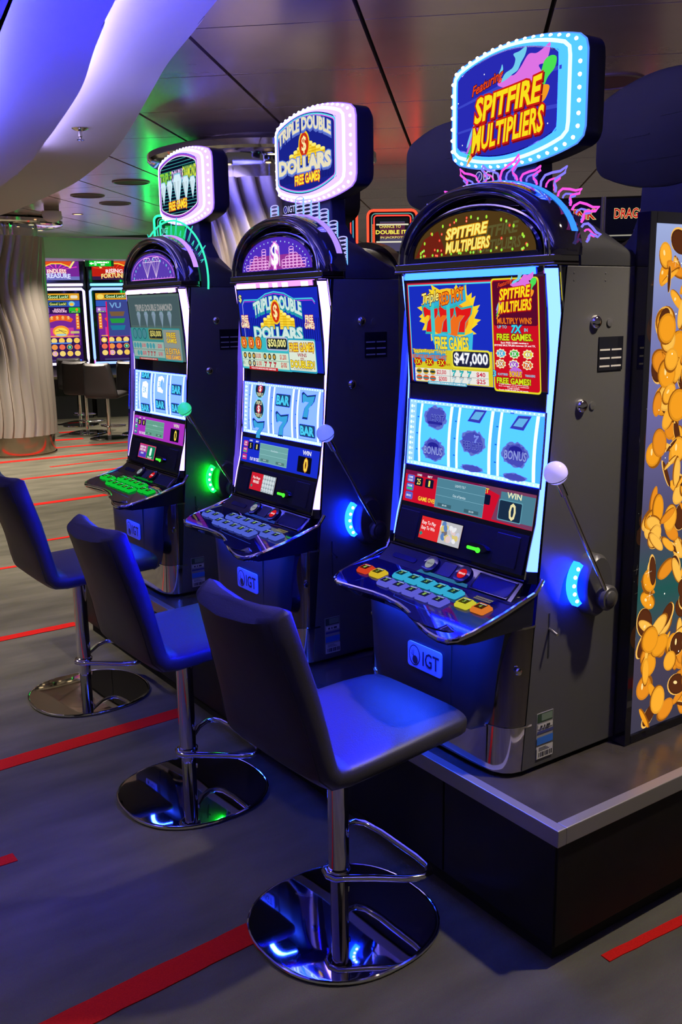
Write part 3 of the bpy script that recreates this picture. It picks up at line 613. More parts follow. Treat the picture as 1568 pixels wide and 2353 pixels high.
BTN = [(1.664, 2.263), (1.665, 2.202), (1.638, 2.128), (1.638, 2.069), (1.637, 2.01), (1.636, 1.951), (1.636, 1.893), (1.695, 2.127), (1.694, 2.069), (1.694, 2.011), (1.693, 1.953), (1.693, 1.896), (1.666, 1.821), (1.668, 1.761)]
def dz(x): return .857+.2*(x-1.6)
DECK = [(1.800, 2.338), (1.72, 2.338), (1.66, 2.343), (1.615, 2.335), (1.583, 2.312), (1.568, 2.275), (1.575, 2.20), (1.583, 2.12), (1.583, 2.06), (1.576, 1.993), (1.562, 1.94), (1.545, 1.892), (1.525, 1.84), (1.511, 1.789), (1.505, 1.745), (1.509, 1.714), (1.525, 1.698), (1.574, 1.692), (1.685, 1.697), (1.800, 1.700)]

def slot_machine(k, sh, label):
    c = COLS[k]
    root = thing('slot_machine', label, 'slot machine', (X0, YC+sh, PZ), 0, 'slot machines in the lit front row')
    T = W
    def B(): return MB(T)
    # cabinet body and skirt
    secs = []
    for z in (.405, .80, 1.2, 1.746):
        secs.append([(xs(z), HW, z), (2.165, HW, z), (2.165, -HW, z), (xs(z), -HW, z), (xs(z)+.004, -HW+.004, z), (xs(z)+.07, -HW+.02, z), (xs(z)+.07, HW-.02, z), (xs(z)+.004, HW-.004, z)])
    B().loft(secs).build('cabinet_body', SIDE, root, bevel=.003)
    B().box(1.78, 2.15, -.30, .30, .3905, .405).box(1.715, 1.779, -.27, .27, .3905, .405).build('base_foot', RUBBER, root)
    half = [(1.80, .318), (1.770, .317), (1.742, .310), (1.722, .294), (1.709, .268), (1.703, .235), (1.70, .18)]
    ring = half+[(x, -t) for x, t in reversed(half)]
    def skirt(z0, z1, o=0, dx=0):
        return [[(x+dx+(z-.40)*.02-(o if i not in (0, len(ring)-1) else 0), t*(1+o*3), z) for i, (x, t) in enumerate(ring)] for z in (z0, z1)]
    B().loft(skirt(.405, .533)).build('kick_cover', CHROME, root, smooth=True)
    B().loft(skirt(.531, .537, .003)).build('trim_ring', CHROME, root, smooth=True)
    B().loft(skirt(.537, .815)).build('corner_columns', DCHROME, root, smooth=True)
    B().loft(skirt(.812, .818, .003)).build('trim_ring', CHROME, root, smooth=True)
    # belly door: slab that narrows downwards
    bl = []
    for z, a, o in ((.50, .215, .0), (.53, .255, .006), (.60, .268, .010), (.70, .278, .010), (.815, .300, .008)):
        x = 1.694-o+(z-.40)*.02; bl.append([(1.76, a+.004, z), (x+.022, a, z), (x+.004, a-.03, z), (x, a-.06, z), (x, -a+.06, z), (x+.004, -a+.03, z), (x+.022, -a, z), (1.76, -a-.004, z)])
    B().loft(bl).build('belly_door', BELLY, root, smooth=True)
    B().box(1.688, 1.700, .118, .1205, .50, .80).build('door_seam', RUBBER, root)
    bd = B(); o = []
    for (u, v) in [(-.068, .618), (.083, .618), (.083, .692), (-.068, .692)]: pass
    M = lambda u, v, h: W(1.6886-h+(v-.65)*.0-.0, u, v)
    rr = []
    for cu, cv, a in ((.083-.01, .694-.01, 0), (-.068+.01, .694-.01, 90), (-.068+.01, .618+.01, 180), (.083-.01, .618+.01, 270)):
        for q in range(4): t = math.radians(a+30*q); rr.append((cu+.01*math.cos(t), cv+.01*math.sin(t)))
    MB().prism([M(u, v, 0) for u, v in rr], [M(u, v, .004) for u, v in rr]).build('badge_plate', mat('badge_blue', (.34, .42, .85), .35), root)
    A = Art(lambda u, v, h: M(u, v, .0042+h*2))
    for ly, cc in ((0, STEELTXT),):
        A.ell(-.036, .656, .025, .031, cc, n=26); A.ell(-.036, .656, .022, .028, mat('badge_blue', (.34, .42, .85), .35), n=26)
        for a in (100, 135, 170): t = math.radians(a); A.line([(-.04, .652), (-.036+.017*math.cos(t), .656+.02*math.sin(t))], .002, cc, nl=False)
        A.ell(-.032, .643, .012, .013, cc); A.text('IGT', .038, .656, .072, .044, cc, off=.012)
    A.build('badge_emblem', root)
    for s_ in (1, -1):
        B().lathe([(.004, 0), (.009, .002), (.011, .006), (.009, .010), (.003, .011)], (1.748 if s_ > 0 else 1.748, s_*.314-(0 if s_ > 0 else .011), .70), 12, 'y').build('door_lock', CHROME, root, smooth=True)
    # main door: bezel face (curved) between t=-.28..+.28
    zs = [.925, .96, 1.02, 1.08, 1.14, 1.2, 1.27, 1.33, 1.38, 1.43, 1.48, 1.53, 1.585, 1.64, 1.69, 1.745]
    secs = []
    for z in zs:
        x = xf(z)+.012
        secs.append([(xs(z)+.02, .316, z), (xs(z)-.004, .316, z), (x+.022, .312, z), (x+.002, .292, z), (x, .283, z), (x, -.283, z), (x+.002, -.292, z), (x+.022, -.312, z), (xs(z)-.004, -.316, z), (xs(z)+.02, -.316, z)])
    B().loft(secs).build('main_door', BLACKGLOSS, root, smooth=30)
    # side strips
    for s_ in (1, -1):
        sc = []
        zz = [.958]+[z for z in zs if .97 < z < 1.72]+[1.74]
        for i, z in enumerate(zz):
            x = xf(z); e = .6 if i in (0, len(zz)-1) else 1
            ring2 = []
            for dx, dt, bo in ((.004, .2855, 0), (.005, .2875, .004), (.014, .2975, .0055), (.023, .3065, .004), (.0255, .3095, 0)):
                ring2.append((x+dx+.004-bo*.3*e, s_*(dt+bo*.3*e), z))
            ring2 += [(x+.033, s_*.3085, z), (x+.011, s_*.2865, z)]
            sc.append(ring2)
        B().loft(sc).build('light_strip', em(c['strip'], 1, True), root, smooth=60)
        B().tube([(xf(z)+.010, s_*.2815, z) for z in [.935]+zz+[1.748]], .0022, 6).build('strip_trim', CHROME, root, smooth=True)
        B().tube([(xf(z)+.033, s_*.3155, z) for z in [.935]+zz+[1.748]], .0026, 6).build('strip_trim', CHROME, root, smooth=True)
    # top bar light
    bar = B(); rb = []
    for (z, o_) in ((1.721, -.002), (1.7245, -.007), (1.734, -.010), (1.7435, -.007), (1.747, -.002)): rb.append((z, o_))
    bar.loft([[(xf(z)+.014+o_, t, z) for z, o_ in rb]+[(xf(1.73)+.02, t, 1.747), (xf(1.73)+.02, t, 1.721)] for t in (-.272, -.268, .247, .251)])
    bo = bar.build('top_light_bar', em(c['bar'], 1, True), root)
    if k:
        for u0, u1 in ((-.268, -.12), (-.09, -.03), (-.0, .035), (.065, .105), (.19, .235)):
            A = Art(lambda u, v, h: W(xf(v)+.0035-h, u, v)); A.rect(u0, 1.7265, u1, 1.742, WHT, 2.0, nl=False); A.build('lit_segment', bo)
    # screens
    def frame(name, u0, u1, v0, v1, wd=.008):
        mb = B(); 
        for (a, b, cc_, d) in ((u0-wd, u0, v0-wd, v1+wd), (u1, u1+wd, v0-wd, v1+wd), (u0, u1, v0-wd, v0), (u0, u1, v1, v1+wd)):
            mb.prism([(xf(z)+.008, t, z) for t, z in ((a, cc_), (b, cc_), (b, d), (a, d))], [(xf(z)+.0145, t, z) for t, z in ((a, cc_), (b, cc_), (b, d), (a, d))])
        return mb.build(name, BLACK, root)
    def screen(name, fn, za, zb, lab, off):
        Mp = plane_map(xf(za)+.0118, za, xf(zb)+.0118, zb, off)
        mb = MB(); a, b = -.278, .288 if name == 'game_screen' else .28
        mb.prism([Mp(a, za-.004, 0), Mp(b, za-.004, 0), Mp(b, zb+.004, 0), Mp(a, zb+.004, 0)], [Mp(a, za-.004, -.014), Mp(b, za-.004, -.014), Mp(b, zb+.004, -.014), Mp(a, zb+.004, -.014)])
        s_ = mb.build(name, BLACKGLOSS, root)
        Ar = fn(k, Mp); Ar.build('printed_artwork', s_); return s_
    screen('game_screen', art_top_screen, 1.428, 1.724, '', .0065)
    screen('credit_screen', art_lower, 1.060, 1.158, '', .003)
    # bill validator panel
    bm_ = B(); bm_.prism([(xf(.945)+.004, t, z) for t, z in ((-.272, .945), (.272, .945))]+[(xf(1.048)+.008, .272, 1.048), (xf(1.048)+.008, -.272, 1.048)], [(xf(.945)+.014, t, z) for t, z in ((-.272, .945), (.272, .945))]+[(xf(1.048)+.018, .272, 1.048), (xf(1.048)+.018, -.272, 1.048)])
    bm_.build('bill_panel', BLACK, root)
    for u in (-.225, .2): 
        B().prism([(xf(.955)+.001, t, .955) for t in (u-.045, u+.045)]+[(xf(1.04)+.006, u+.045, 1.04), (xf(1.04)+.006, u-.045, 1.04)], [(xf(.955)+.006, t, .955) for t in (u-.045, u+.045)]+[(xf(1.04)+.011, u+.045, 1.04), (xf(1.04)+.011, u-.045, 1.04)]).build('blank_plate', BLACK, root, bevel=.002)
    Mb = plane_map(xf(.955)+.0035, .955, xf(1.04)+.0075, 1.04, .002)
    mb = MB(); mb.prism([Mb(a, v, 0) for a, v in ((-.165, .966), (.020, .966), (.020, 1.034), (-.165, 1.034))], [Mb(a, v, -.006) for a, v in ((-.165, .966), (.020, .966), (.020, 1.034), (-.165, 1.034))])
    s_ = mb.build('player_display', BLACKGLOSS, root); art_bill(k, lambda u, v, h: Mb(u, v, h)).build('printed_artwork', s_)
    sl = MB(); q = []
    for i in range(16): a = 2*PI*i/16; q.append((.098+.048*math.cos(a), .985+.015*math.sin(a)))
    sl.prism([Mb(u, v, 0) for u, v in q], [Mb(u*.9+.0098, v*.8+.197, .012) for u, v in q]); so = sl.build('bill_slot', BLACKGLOSS, root, smooth=True)
    A = Art(lambda u, v, h: Mb(u, v, .0122+h)); A.rrect(.062, .976, .105, .985, .004, (70, 255, 50), 1.6); A.ell(.108, .979, .010, .0075, (70, 255, 50), 1.6, nl=False); A.build('slot_light', so)
    # reel window, recessed look: bright back box with three drums
    za, zb = 1.176, 1.374
    Mr = plane_map(xf(za)+.0118, za, xf(zb)+.0118, zb, .0015)
    mb = MB(); mb.prism([Mr(a, v, 0) for a, v in ((-.28, za), (.285, za), (.285, zb), (-.28, zb))], [Mr(a, v, -.01) for a, v in ((-.28, za), (.285, za), (.285, zb), (-.28, zb))])
    wo = mb.build('reel_window', em(tuple(x*.75 for x in c['reel']), 1, True), root)
    A = Art(lambda u, v, h: Mr(u, v, .0004+h))
    hi = em(c['reelhi'], 1, True)
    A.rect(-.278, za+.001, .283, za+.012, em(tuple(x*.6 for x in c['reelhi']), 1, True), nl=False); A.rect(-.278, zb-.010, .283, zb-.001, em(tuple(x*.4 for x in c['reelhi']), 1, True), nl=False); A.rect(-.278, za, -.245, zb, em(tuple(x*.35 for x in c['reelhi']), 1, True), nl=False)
    for i in range(34): A.ell(-.27+i*.0165, za+.006, .0035, .003, hi, n=6, nl=(i == 0)); A.ell(-.27+i*.0165, zb-.005, .003, .0025, hi, n=6, nl=False)
    for i in range(11): A.ell(-.266, za+.018+i*.016, .005, .005, hi, n=8, nl=False); A.ell(-.256, za+.018+i*.016, .003, .003, hi, n=6, nl=False)
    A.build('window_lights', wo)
    syms = [[('spl', .055), ('BONUS', -.045), (None, 0)], [('7', .075), ('hot', -.005), ('low', -.082)], [('7', .07), ('BONUS', -.02), ('low', -.085)]] if k == 0 else \
           ([[('coin', .08), ('coin2', 0), ('7', -.09)], [('BAR', .045), ('7', -.05)], [('7', .035), ('BAR', -.055)]] if k == 1 else [[('BAR', .085), ('chp', .01), ('BAR', -.08)], [('chp', .045), ('BAR', -.05)], [('BAR', .03), ('BAR', -.055)]])
    for r_ in range(3):
        uc = (-.152, .018, .188)[r_]; hw = .066; R = .16; zc = (za+zb)/2
        def Md(u, v, h, uc=uc, R=R, zc=zc):       # v is arc coordinate around window centre
            a = v/R; dx = R*(1-math.cos(a)); zz = zc+R*math.sin(a); x = xf(zz)+.0118
            return W(x-.0075+dx*.22-h, uc+u-.055*(1-math.cos(a))*0, zz)
        mb = MB(); A_ = []; n = 14; vs = [-.105+.21*i/n for i in range(n+1)]
        secs = [[Md(-hw, v, 0), Md(hw, v, 0), Md(hw, v, -.006), Md(-hw, v, -.006)] for v in vs]
        mb.loft(secs); dr = mb.build('reel', em(c['reel'], 1, True), wo)
        A = Art(lambda u, v, h: Md(u, v, h+.0003)); ink = (75, 70, 190) if k == 0 else (50, 80, 120)
        lines = em(tuple(x*1.0 for x in c['reelhi']), 1, True)
        for e in (-1, 1):
            for i in range(14): A.rect(e*hw-.006 if e < 0 else hw-.004, vs[i], e*hw+.004 if e < 0 else hw+.008, vs[i+1], lines, nl=False)
        for vv in (.05, 0, -.05): A.ell(-hw-.012, vv, .005, .0022, (20, 110, 150), n=8, nl=False)
        for t, v in syms[r_]:
            if t in ('BONUS', 'spl', 'hot', 'low'):
                random.seed(r_*7+len(t)); n2 = 30; sx, sy = (.050, .036) if t != 'low' else (.045, .012)
                A.poly([(sx*(1+.13*random.uniform(-1, 1))*math.cos(2*PI*i/n2), v+sy*(1+.16*random.uniform(-1, 1))*math.sin(2*PI*i/n2)) for i in range(n2)], (110, 130, 225), .8); 
                A.poly([(sx*.86*(1+.13*random.uniform(-1, 1))*math.cos(2*PI*i/n2), v+sy*.86*(1+.16*random.uniform(-1, 1))*math.sin(2*PI*i/n2)) for i in range(n2)], (80, 85, 205), .8)
                if t == 'BONUS': A.ell(0, v+.012, .025, .012, (40, 40, 165), .8); A.text('BONUS', 0, v-.002, .085, .026, (150, 165, 240), (60, 55, 180), st=.85, off=.03, shear=.1)
                elif t == 'hot': A.text('RED HOT', 0, v-.008, .075, .02, (45, 45, 170), (130, 145, 235), st=.85, off=.02); seven(A, .015, v+.012, .024, (120, 140, 235), (45, 45, 170))
                elif t == 'spl': A.text('HOT', .01, v-.004, .055, .022, (45, 45, 170), (130, 145, 235), st=.85); A.rect(-.03, v-.022, .035, v-.014, (45, 45, 170), .8)
            elif t == '7':
                if k == 0: A.poly([(-.03, v-.02), (-.005, v+.02), (.045, v+.022), (.022, v-.022)], (55, 60, 180)); A.poly([(-.018, v-.012), (0, v+.012), (.034, v+.013), (.016, v-.013)], (100, 180, 235)); A.rect(-.035, v+.024, -.02, v+.027, (40, 70, 170))
                else: seven(A, .0, v, .085, (60, 165, 225), (25, 60, 110))
            elif t == 'BAR':
                A.rrect(-.052, v-.024, .052, v+.024, .005, (35, 70, 120)); A.text('BAR', 0, v, .092, .036, (75, 205, 245), (20, 60, 110), off=.05)
            elif t in ('coin', 'coin2'): 
                A.ell(0, v, .040, .040, (120, 225, 235), n=24); A.ell(0, v, .036, .036, (25, 40, 70), n=24); A.ell(0, v, .018, .017, (190, 50, 70)); A.text('$', 0, v, .016, .028, WHT); A.text('TRIPLE', 0, v+.024, .048, .014, (230, 235, 190)); A.text('TRIPLE', 0, v-.024, .048, .014, (230, 235, 190))
            elif t == 'chp': A.poly([(-.03, v-.035), (.028, v-.04), (.034, v+.03), (.01, v+.042), (-.028, v+.035), (-.034, v)], WHT, 1.3); A.text('3X', 0, v, .04, .03, (90, 180, 230))
        A.build('reel_symbols', dr)
    for s2 in (-1, 1): B().tube([(xf(z)+.0072, -.281 if s2 < 0 else .286, z) for z in (za-.002, 1.24, 1.31, zb+.002)], .0025, 6).build('window_trim', CHROME, root, smooth=True)
    # console bar with round buttons
    cb = B(); cb.prism([(1.742, t, z) for t, z in ((-.29, .884), (.29, .884))]+[(1.797, .285, .930), (1.797, -.285, .930)], [(1.79, t, z) for t, z in ((-.29, .865), (.29, .865))]+[(1.83, .285, .93), (1.83, -.285, .93)])
    cb.build('console_panel', BLACKGLOSS, root)
    B().tube([(1.795, -.288, .932), (1.795, .288, .932)], .0035, 8).build('console_trim', DCHROME, root, smooth=True)
    nrm = Vector((-.046, 0, .055)).normalized(); bas = Vector((.055, 0, .046)).normalized()
    def Mc(u, v, h): # v from 0 (front) to .073
        p = Vector((1.742, 0, .884))+bas*v+nrm*h; return W(p.x, u, p.z)
    for u, cc, tx, tc in ((-.064, (150, 155, 165), 'CASH OUT', (30, 30, 40)), (.076, (215, 25, 35), 'SERVICE', WHT)):
        rg = MB(); 
        ring0 = [Mc(u+.030*math.cos(2*PI*i/20), .036+.030*math.sin(2*PI*i/20), .0) for i in range(20)]; ring1 = [Mc(u+.029*math.cos(2*PI*i/20), .036+.029*math.sin(2*PI*i/20), .007) for i in range(20)]; ring2 = [Mc(u+.021*math.cos(2*PI*i/20), .036+.021*math.sin(2*PI*i/20), .008) for i in range(20)]
        rg.loft([ring0, ring1, ring2]); bo = rg.build('round_button', BLACKGLOSS, root, smooth=True)
        A = Art(lambda u_, v_, h: Mc(u_, v_, .0085+h)); A.ell(u, .036, .0165, .0165, cc, .9, n=20); A.text(tx, u, .036, .026, .006, tc); A.build('button_face', bo)
    A = Art(lambda u_, v_, h: Mc(u_, v_, .001+h)); gl = [(70, 160, 225), (60, 90, 225), (20, 170, 60)][k]
    A.poly([(-.10, .001), (.12, .001), (.115, .012), (-.09, .012)], gl, .4); A.rrect(-.022, .014, .034, .060, .006, BLACK); A.rrect(-.24, .024, -.13, .042, .008, RUBBER, nl=False); A.rrect(.13, .008, .27, .062, .014, RUBBER, nl=False); A.build('console_inlay', root)
    B().tube([Mi for Mi in []] or [(1.745, .128, .889), (1.787, .128, .924), (1.787, .272, .924), (1.745, .272, .889)], .0018, 6, closed=True).build('tray_trim', DCHROME, root)
    # deck
    top = [(x, YC-y, dz(x)) for x, y in DECK]; n = len(top)
    def inset(k_): return [(X_+(1.70-X_)*k_, t_+(0-t_)*k_) for X_, t_, _ in top]
    A1 = [(x, t, z-.000) for x, t, z in top]; A2 = [(x+(.0), t, z-.016) for x, t, z in top]; A3 = []
    for x, t, z in top: 
        x2 = x+.035*(1.80-x)/.29; A3.append((min(x2, 1.80), t*.985, min(z-.022, .815)))
    B().loft([A1, A2, A3]).build('button_deck', BLACKGLOSS, root, smooth=30)
    B().loft([[(x, t, z+.0004) for x, t, z in A2], [(x, t, z+.0004) for x, t, z in A3]], cap=False).build('deck_wing', DCHROME, root, smooth=30)
    B().tube([(x, t, z-.005) for x, t, z in [(1.826, -.322, .945), (1.812, -.320, .925)]+[(x, t, z+.012*max(0, (x-1.66)/.14)) for x, t, z in top]+[(1.812, .323, .925), (1.826, .324, .945)]], .0065, 8).build('deck_rim', CHROME, root, smooth=True)
    B().loft([[(x+.075, t*.85, .817), (x+.095, t*.85, .817), (x+.095, t*.85, .811), (x+.075, t*.85, .811)] for x, t, _ in top[5:18]]).build('under_deck_light', em((.015, .06, 1.0), (170, 110, 80)[k], True), root)
    Dk = lambda u, v, h: W(v-h*.196, u, dz(v)+h*.98)      # u=t, v=x
    A = Art(Dk); A.line([(-.21, 1.60), (-.20, 1.63)], .002, (60, 130, 200), .5, nl=False)
    A.line([(-.03, 1.605), (-.02, 1.595), (.06, 1.59), (.22, 1.585)], .003, (60, 90, 220), .4, nl=False); A.build('deck_reflection_line', root)  # dim glowing lines paint blue reflections on the black deck
    pr = MB(); q = [(.20+.095*math.cos(2*PI*i/18), 1.545+.020*math.sin(2*PI*i/18)) for i in range(18)]
    pr.prism([Dk(u, v, 0) for u, v in q], [Dk(u*.96+.0048, v, .003) for u, v in q]); pr.build('palm_rest', BLACKGLOSS, root, smooth=True)
    A = Art(Dk); [A.rect(.182+.006*q_, 1.708+.010*r_, .186+.006*q_, 1.715+.010*r_, (205, 190, 120), .55, nl=False) for q_ in range(11) for r_ in range(2)]; A.build('deck_lettering', root)
    if k == 0: bc = [(235, 70, 40), (235, 200, 50)]+[(105, 105, 235)]*5+[(60, 190, 235)]*5+[(225, 220, 60), (240, 130, 50)]
    elif k == 1: bc = [(90, 110, 235)]*14
    else: bc = [(20, 215, 60)]*14
    for i, (x, y) in enumerate(BTN):
        t = YC-y; mb = MB(); hx, ht = .0185, .0225
        sq = lambda s_, h: [Dk(t+a*ht*s_, x+b*hx*s_, h) for a, b in ((-.84, -1), (.84, -1), (1, -.84), (1, .84), (.84, 1), (-.84, 1), (-1, .84), (-1, -.84))]
        mb.loft([sq(1.12, .0), sq(1.12, .005), sq(.94, .009), sq(.90, .012)])
        b = mb.build('play_button', em(bc[i], .75), root)
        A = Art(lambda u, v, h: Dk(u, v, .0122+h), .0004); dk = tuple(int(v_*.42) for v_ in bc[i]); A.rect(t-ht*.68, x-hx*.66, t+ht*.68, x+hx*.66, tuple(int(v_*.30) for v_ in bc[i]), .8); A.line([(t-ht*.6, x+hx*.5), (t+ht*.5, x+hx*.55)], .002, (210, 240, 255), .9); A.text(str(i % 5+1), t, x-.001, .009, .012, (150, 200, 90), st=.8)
        A.build('button_cap', b)
    # arch
    base = 1.772; Ho = .207
    B().box(1.835, 1.93, -HW, HW, 1.746, 1.755).box(1.838, 1.93, -.318, .318, 1.755, 1.774).build('arch_base', DCHROME, root, bevel=.003)
    out = semi(.322, Ho, base, 36, 2.12)
    inn = semi(.268, Ho-.045, base, 36, 2.1)
    def arch(o, i, x): return [(x, t, z) for t, z in o]
    sec = []
    N = len(out)
    prof = []  # (x, fraction from inner(0) to outer(1))
    for q in range(12):
        a = 2*PI*q/12; prof.append((1.888-.05*math.cos(a), .5+.5*math.sin(a)*(1.0)))
    prof = [(1.845, .28), (1.838, .50), (1.845, .72), (1.862, .92), (1.885, 1.0), (1.935, 1.0), (1.935, .2), (1.875, .0), (1.856, .08)]
    for j in range(N):
        sec.append([(x, inn[j][0]+(out[j][0]-inn[j][0])*f_, inn[j][1]+(out[j][1]-inn[j][1])*f_) for x, f_ in prof])
    B().loft(sec).build('arch', mat('arch_lacquer', (.045, .04, .05), .08, .6, coat=1), root, smooth=True)
    for f_, x in ((.25, 1.8445), (.62, 1.8395)):
        B().tube([(x, inn[j][0]+(out[j][0]-inn[j][0])*f_, inn[j][1]+(out[j][1]-inn[j][1])*f_) for j in range(N)], .0028, 6).build('arch_trim', CHROME, root, smooth=True)
    # recess behind and inner lit half circle
    rec = semi(.275, Ho-.04, base, 30, 2.1); B().prism([(1.915, t, z) for t, z in rec], [(1.925, t, z) for t, z in rec]).build('arch_recess', mat('recess_gloss', (.03, .01, .05), .06, .3, coat=1), root)
    o2 = semi(.270, .135, 1.774, 30, 2.05); i2 = semi(.247, .117, 1.786, 30, 2.05)
    # frame ring as a loft of cross-sections
    B().loft([[(1.848, i2[j][0], i2[j][1]), (1.845, (i2[j][0]+o2[j][0])/2, (i2[j][1]+o2[j][1])/2), (1.848, o2[j][0], o2[j][1]), (1.90, o2[j][0]*.96, 1.774+(o2[j][1]-1.774)*.9), (1.90, i2[j][0]*.96, i2[j][1]), ] for j in range(31)]).build('arch_inner_frame', BLACKGLOSS, root, smooth=30)
    B().box(1.846, 1.90, -.268, .268, 1.774, 1.787).build('inner_sill', BLACKGLOSS, root)
    B().tube([(1.858-.0*j, t*1.035, 1.774+(z-1.774)*1.045) for j, (t, z) in enumerate(o2)], .006, 8).build('inner_hoop', DCHROME, root, smooth=True)
    B().prism([(1.853, t, z) for t, z in semi(.25, .12, 1.785, 24, 2.05)], [(1.858, t, z) for t, z in semi(.25, .12, 1.785, 24, 2.05)]).build('half_round_display', BLACK, root)
    art_inner(k, lambda u, v, h: W(1.8528-h, u, v)).build('display_artwork', root)
    # glow band on the top of the arch
    b1 = [out[j] for j in range(8, 34)]; gb = B()
    gb.loft([[(1.905, t, z+.001), (1.928, t, z+.001), (1.928, t, z+.003), (1.905, t, z+.003)] for t, z in b1]).build('arch_glow_band', em(c['band'], 1, True), root)
    # hood
    secs = []; NS = 25
    for x, h, p_ in ((1.935, Ho+.0, 2.12), (1.97, Ho-.02, 2.3), (2.02, .155, 2.8), (2.08, .105, 3.6), (2.13, .06, 5), (2.164, .033, 8)):
        secs.append([(x, t, z) for t, z in semi(HW, h, 1.748, NS, p_)])
    B().loft(secs).build('hood', HOOD, root, smooth=50)
    # back board / post
    pp_ = [(-.32, 1.76), (.32, 1.76), (.30, 1.79), (.18, 1.83), (.075, 1.885), (.01, 1.955), (.0, 2.08), (-.14, 2.08), (-.15, 1.955), (-.22, 1.885), (-.30, 1.82)]
    B().prism([(2.095, t, z) for t, z in pp_], [(2.16, t, z) for t, z in pp_]).build('sign_post', NAVY, root, bevel=.004)
    # topper sign
    ob = barrel(.262, .128, .168, .035)
    S = lambda pts, x: [(x, SYT+t, SZ+z) for t, z in pts]
    sg = B().loft([S([(a*.97, b*.97) for a, b in ob], 2.078), S(ob, 2.084), S(ob, 2.145), S([(a*.94, b*.92) for a, b in ob], 2.165)]).build('topper_sign', NAVY, root, smooth=40)
    fo = barrel(.200, .100, .140, .014); n1 = len(ob)
    # match counts by resampling both loops by angle
    def res(loop, m=72):
        pts = []
        for q in range(m):
            a = 2*PI*q/m; best = None; d = Vector((math.cos(a), math.sin(a)))
            for i in range(len(loop)):
                p, r2 = Vector(loop[i]), Vector(loop[(i+1) % len(loop)]); e = r2-p; den = d.x*e.y-d.y*e.x
                if abs(den) < 1e-9: continue
                tt = (p.x*e.y-p.y*e.x)/den; uu = (p.x*d.y-p.y*d.x)/den
                if tt > 0 and -1e-6 <= uu <= 1+1e-6: best = tt
            pts.append((d.x*best, d.y*best))
        return pts
    RO, RI = res(ob), res(fo)
    mid = [((a[0]+b[0])/2, (a[1]+b[1])/2) for a, b in zip(RO, RI)]
    B().loft([[(2.080, SYT+RO[j][0], SZ+RO[j][1]), (2.070, SYT+RO[j][0]*.995, SZ+RO[j][1]*.995), (2.058, SYT+mid[j][0]*1.04, SZ+mid[j][1]*1.04), (2.044, SYT+RI[j][0]*1.03, SZ+RI[j][1]*1.03), (2.034, SYT+RI[j][0], SZ+RI[j][1]), (2.050, SYT+RI[j][0]*.98, SZ+RI[j][1]*.98)] for j in list(range(72))+[0]], cap=False).build('lit_bezel', em(c['ring'], 1, True), sg, smooth=True)
    B().tube(S(RO, 2.078), .003, 6, closed=True).build('bezel_trim', em([(90, 150, 255), (170, 120, 255), (170, 120, 255)][k], 1.0), sg)
    B().tube([(2.050, SYT+a[0]*.42+b[0]*.58, SZ+a[1]*.42+b[1]*.58) for a, b in zip(RO, RI)], .0055, 6, closed=True).build('inner_led_ring', em([(.9, 1.6, 7), (3, 2.6, 5), (3, 2.6, 5)][k], 1, True), sg, smooth=True)
    fp = B(); fp.prism(S(fo, 2.037), S(fo, 2.06)); fp.build('sign_face', BLACKGLOSS, sg)
    art_sign(k, lambda u, v, h: W(2.0368-h, SYT+u, SZ+v)).build('sign_artwork', sg)
    bb = None; nb = 46; per = []
    tot = 0; loop = [(a*.955+b*.045, 0) for a, b in []]
    mm = [((a[0]*.8+b[0]*.2), (a[1]*.8+b[1]*.2)) for a, b in zip(RO, RI)]
    seg = [math.dist(mm[i], mm[(i+1) % 72]) for i in range(72)]; tot = sum(seg)
    for q in range(nb):
        s_ = tot*q/nb; i = 0
        while s_ > seg[i]: s_ -= seg[i]; i += 1
        f_ = s_/seg[i]; a, b = mm[i], mm[(i+1) % 72]; t, z = a[0]+(b[0]-a[0])*f_, a[1]+(b[1]-a[1])*f_
        if bb is None:
            bb = MB().lathe([(.0055, 0), (.0052, -.003), (.003, -.006), (.0004, -.007)], (0, 0, 0), 8, 'x').build('bulb', BULB, sg, smooth=True); ob2 = bb
        else: ob2 = bb.copy(); COL.objects.link(ob2)
        ob2.location = W(2.064, SYT+t, SZ+z)
    # edge-lit plexi crest
    px = 1.948
    def crest(name, paths, col, st, r=.0028, parent=root):
        mb = B()
        for p in paths: mb.tube([(px, t, z) for t, z in p], r, 5)
        return mb.build(name, em(col, st), parent)
    ac = lambda a, e: (( .322+e)*math.cos(a), base+(Ho+e)*math.sin(a))
    if k == 0:
        pk, cy_ = [], []
        shp = [(-5.5, .0), (-6.5, .012), (-5.5, .028), (-2, .040), (1.5, .050), (3.5, .066), (4.2, .052), (2.6, .040), (1.0, .030), (2.0, .020), (4.0, .014), (5.2, .004)]
        for i in range(12):
            a = 14+i*13.6; s_ = (.75, 1.05, .85, 1.15)[i % 4]; fl = 1 if a < 95 else -1
            P1 = [ac(math.radians(a+da*fl*-1), e*s_+.002) for da, e in shp]; P2 = [ac(math.radians(a+(da*.55+1)*fl*-1), e*s_*.62+.006) for da, e in shp]
            c1, c2 = ((235, 80, 215), (130, 120, 255)) if i % 3 else ((130, 120, 255), (235, 80, 215))
            f1 = crest('crest_flame', [P1], c1, 1.2, .0034); crest('flame_core', [P2], c2, 1.1, .0028, f1)
    elif k == 1:
        P = []; O = []
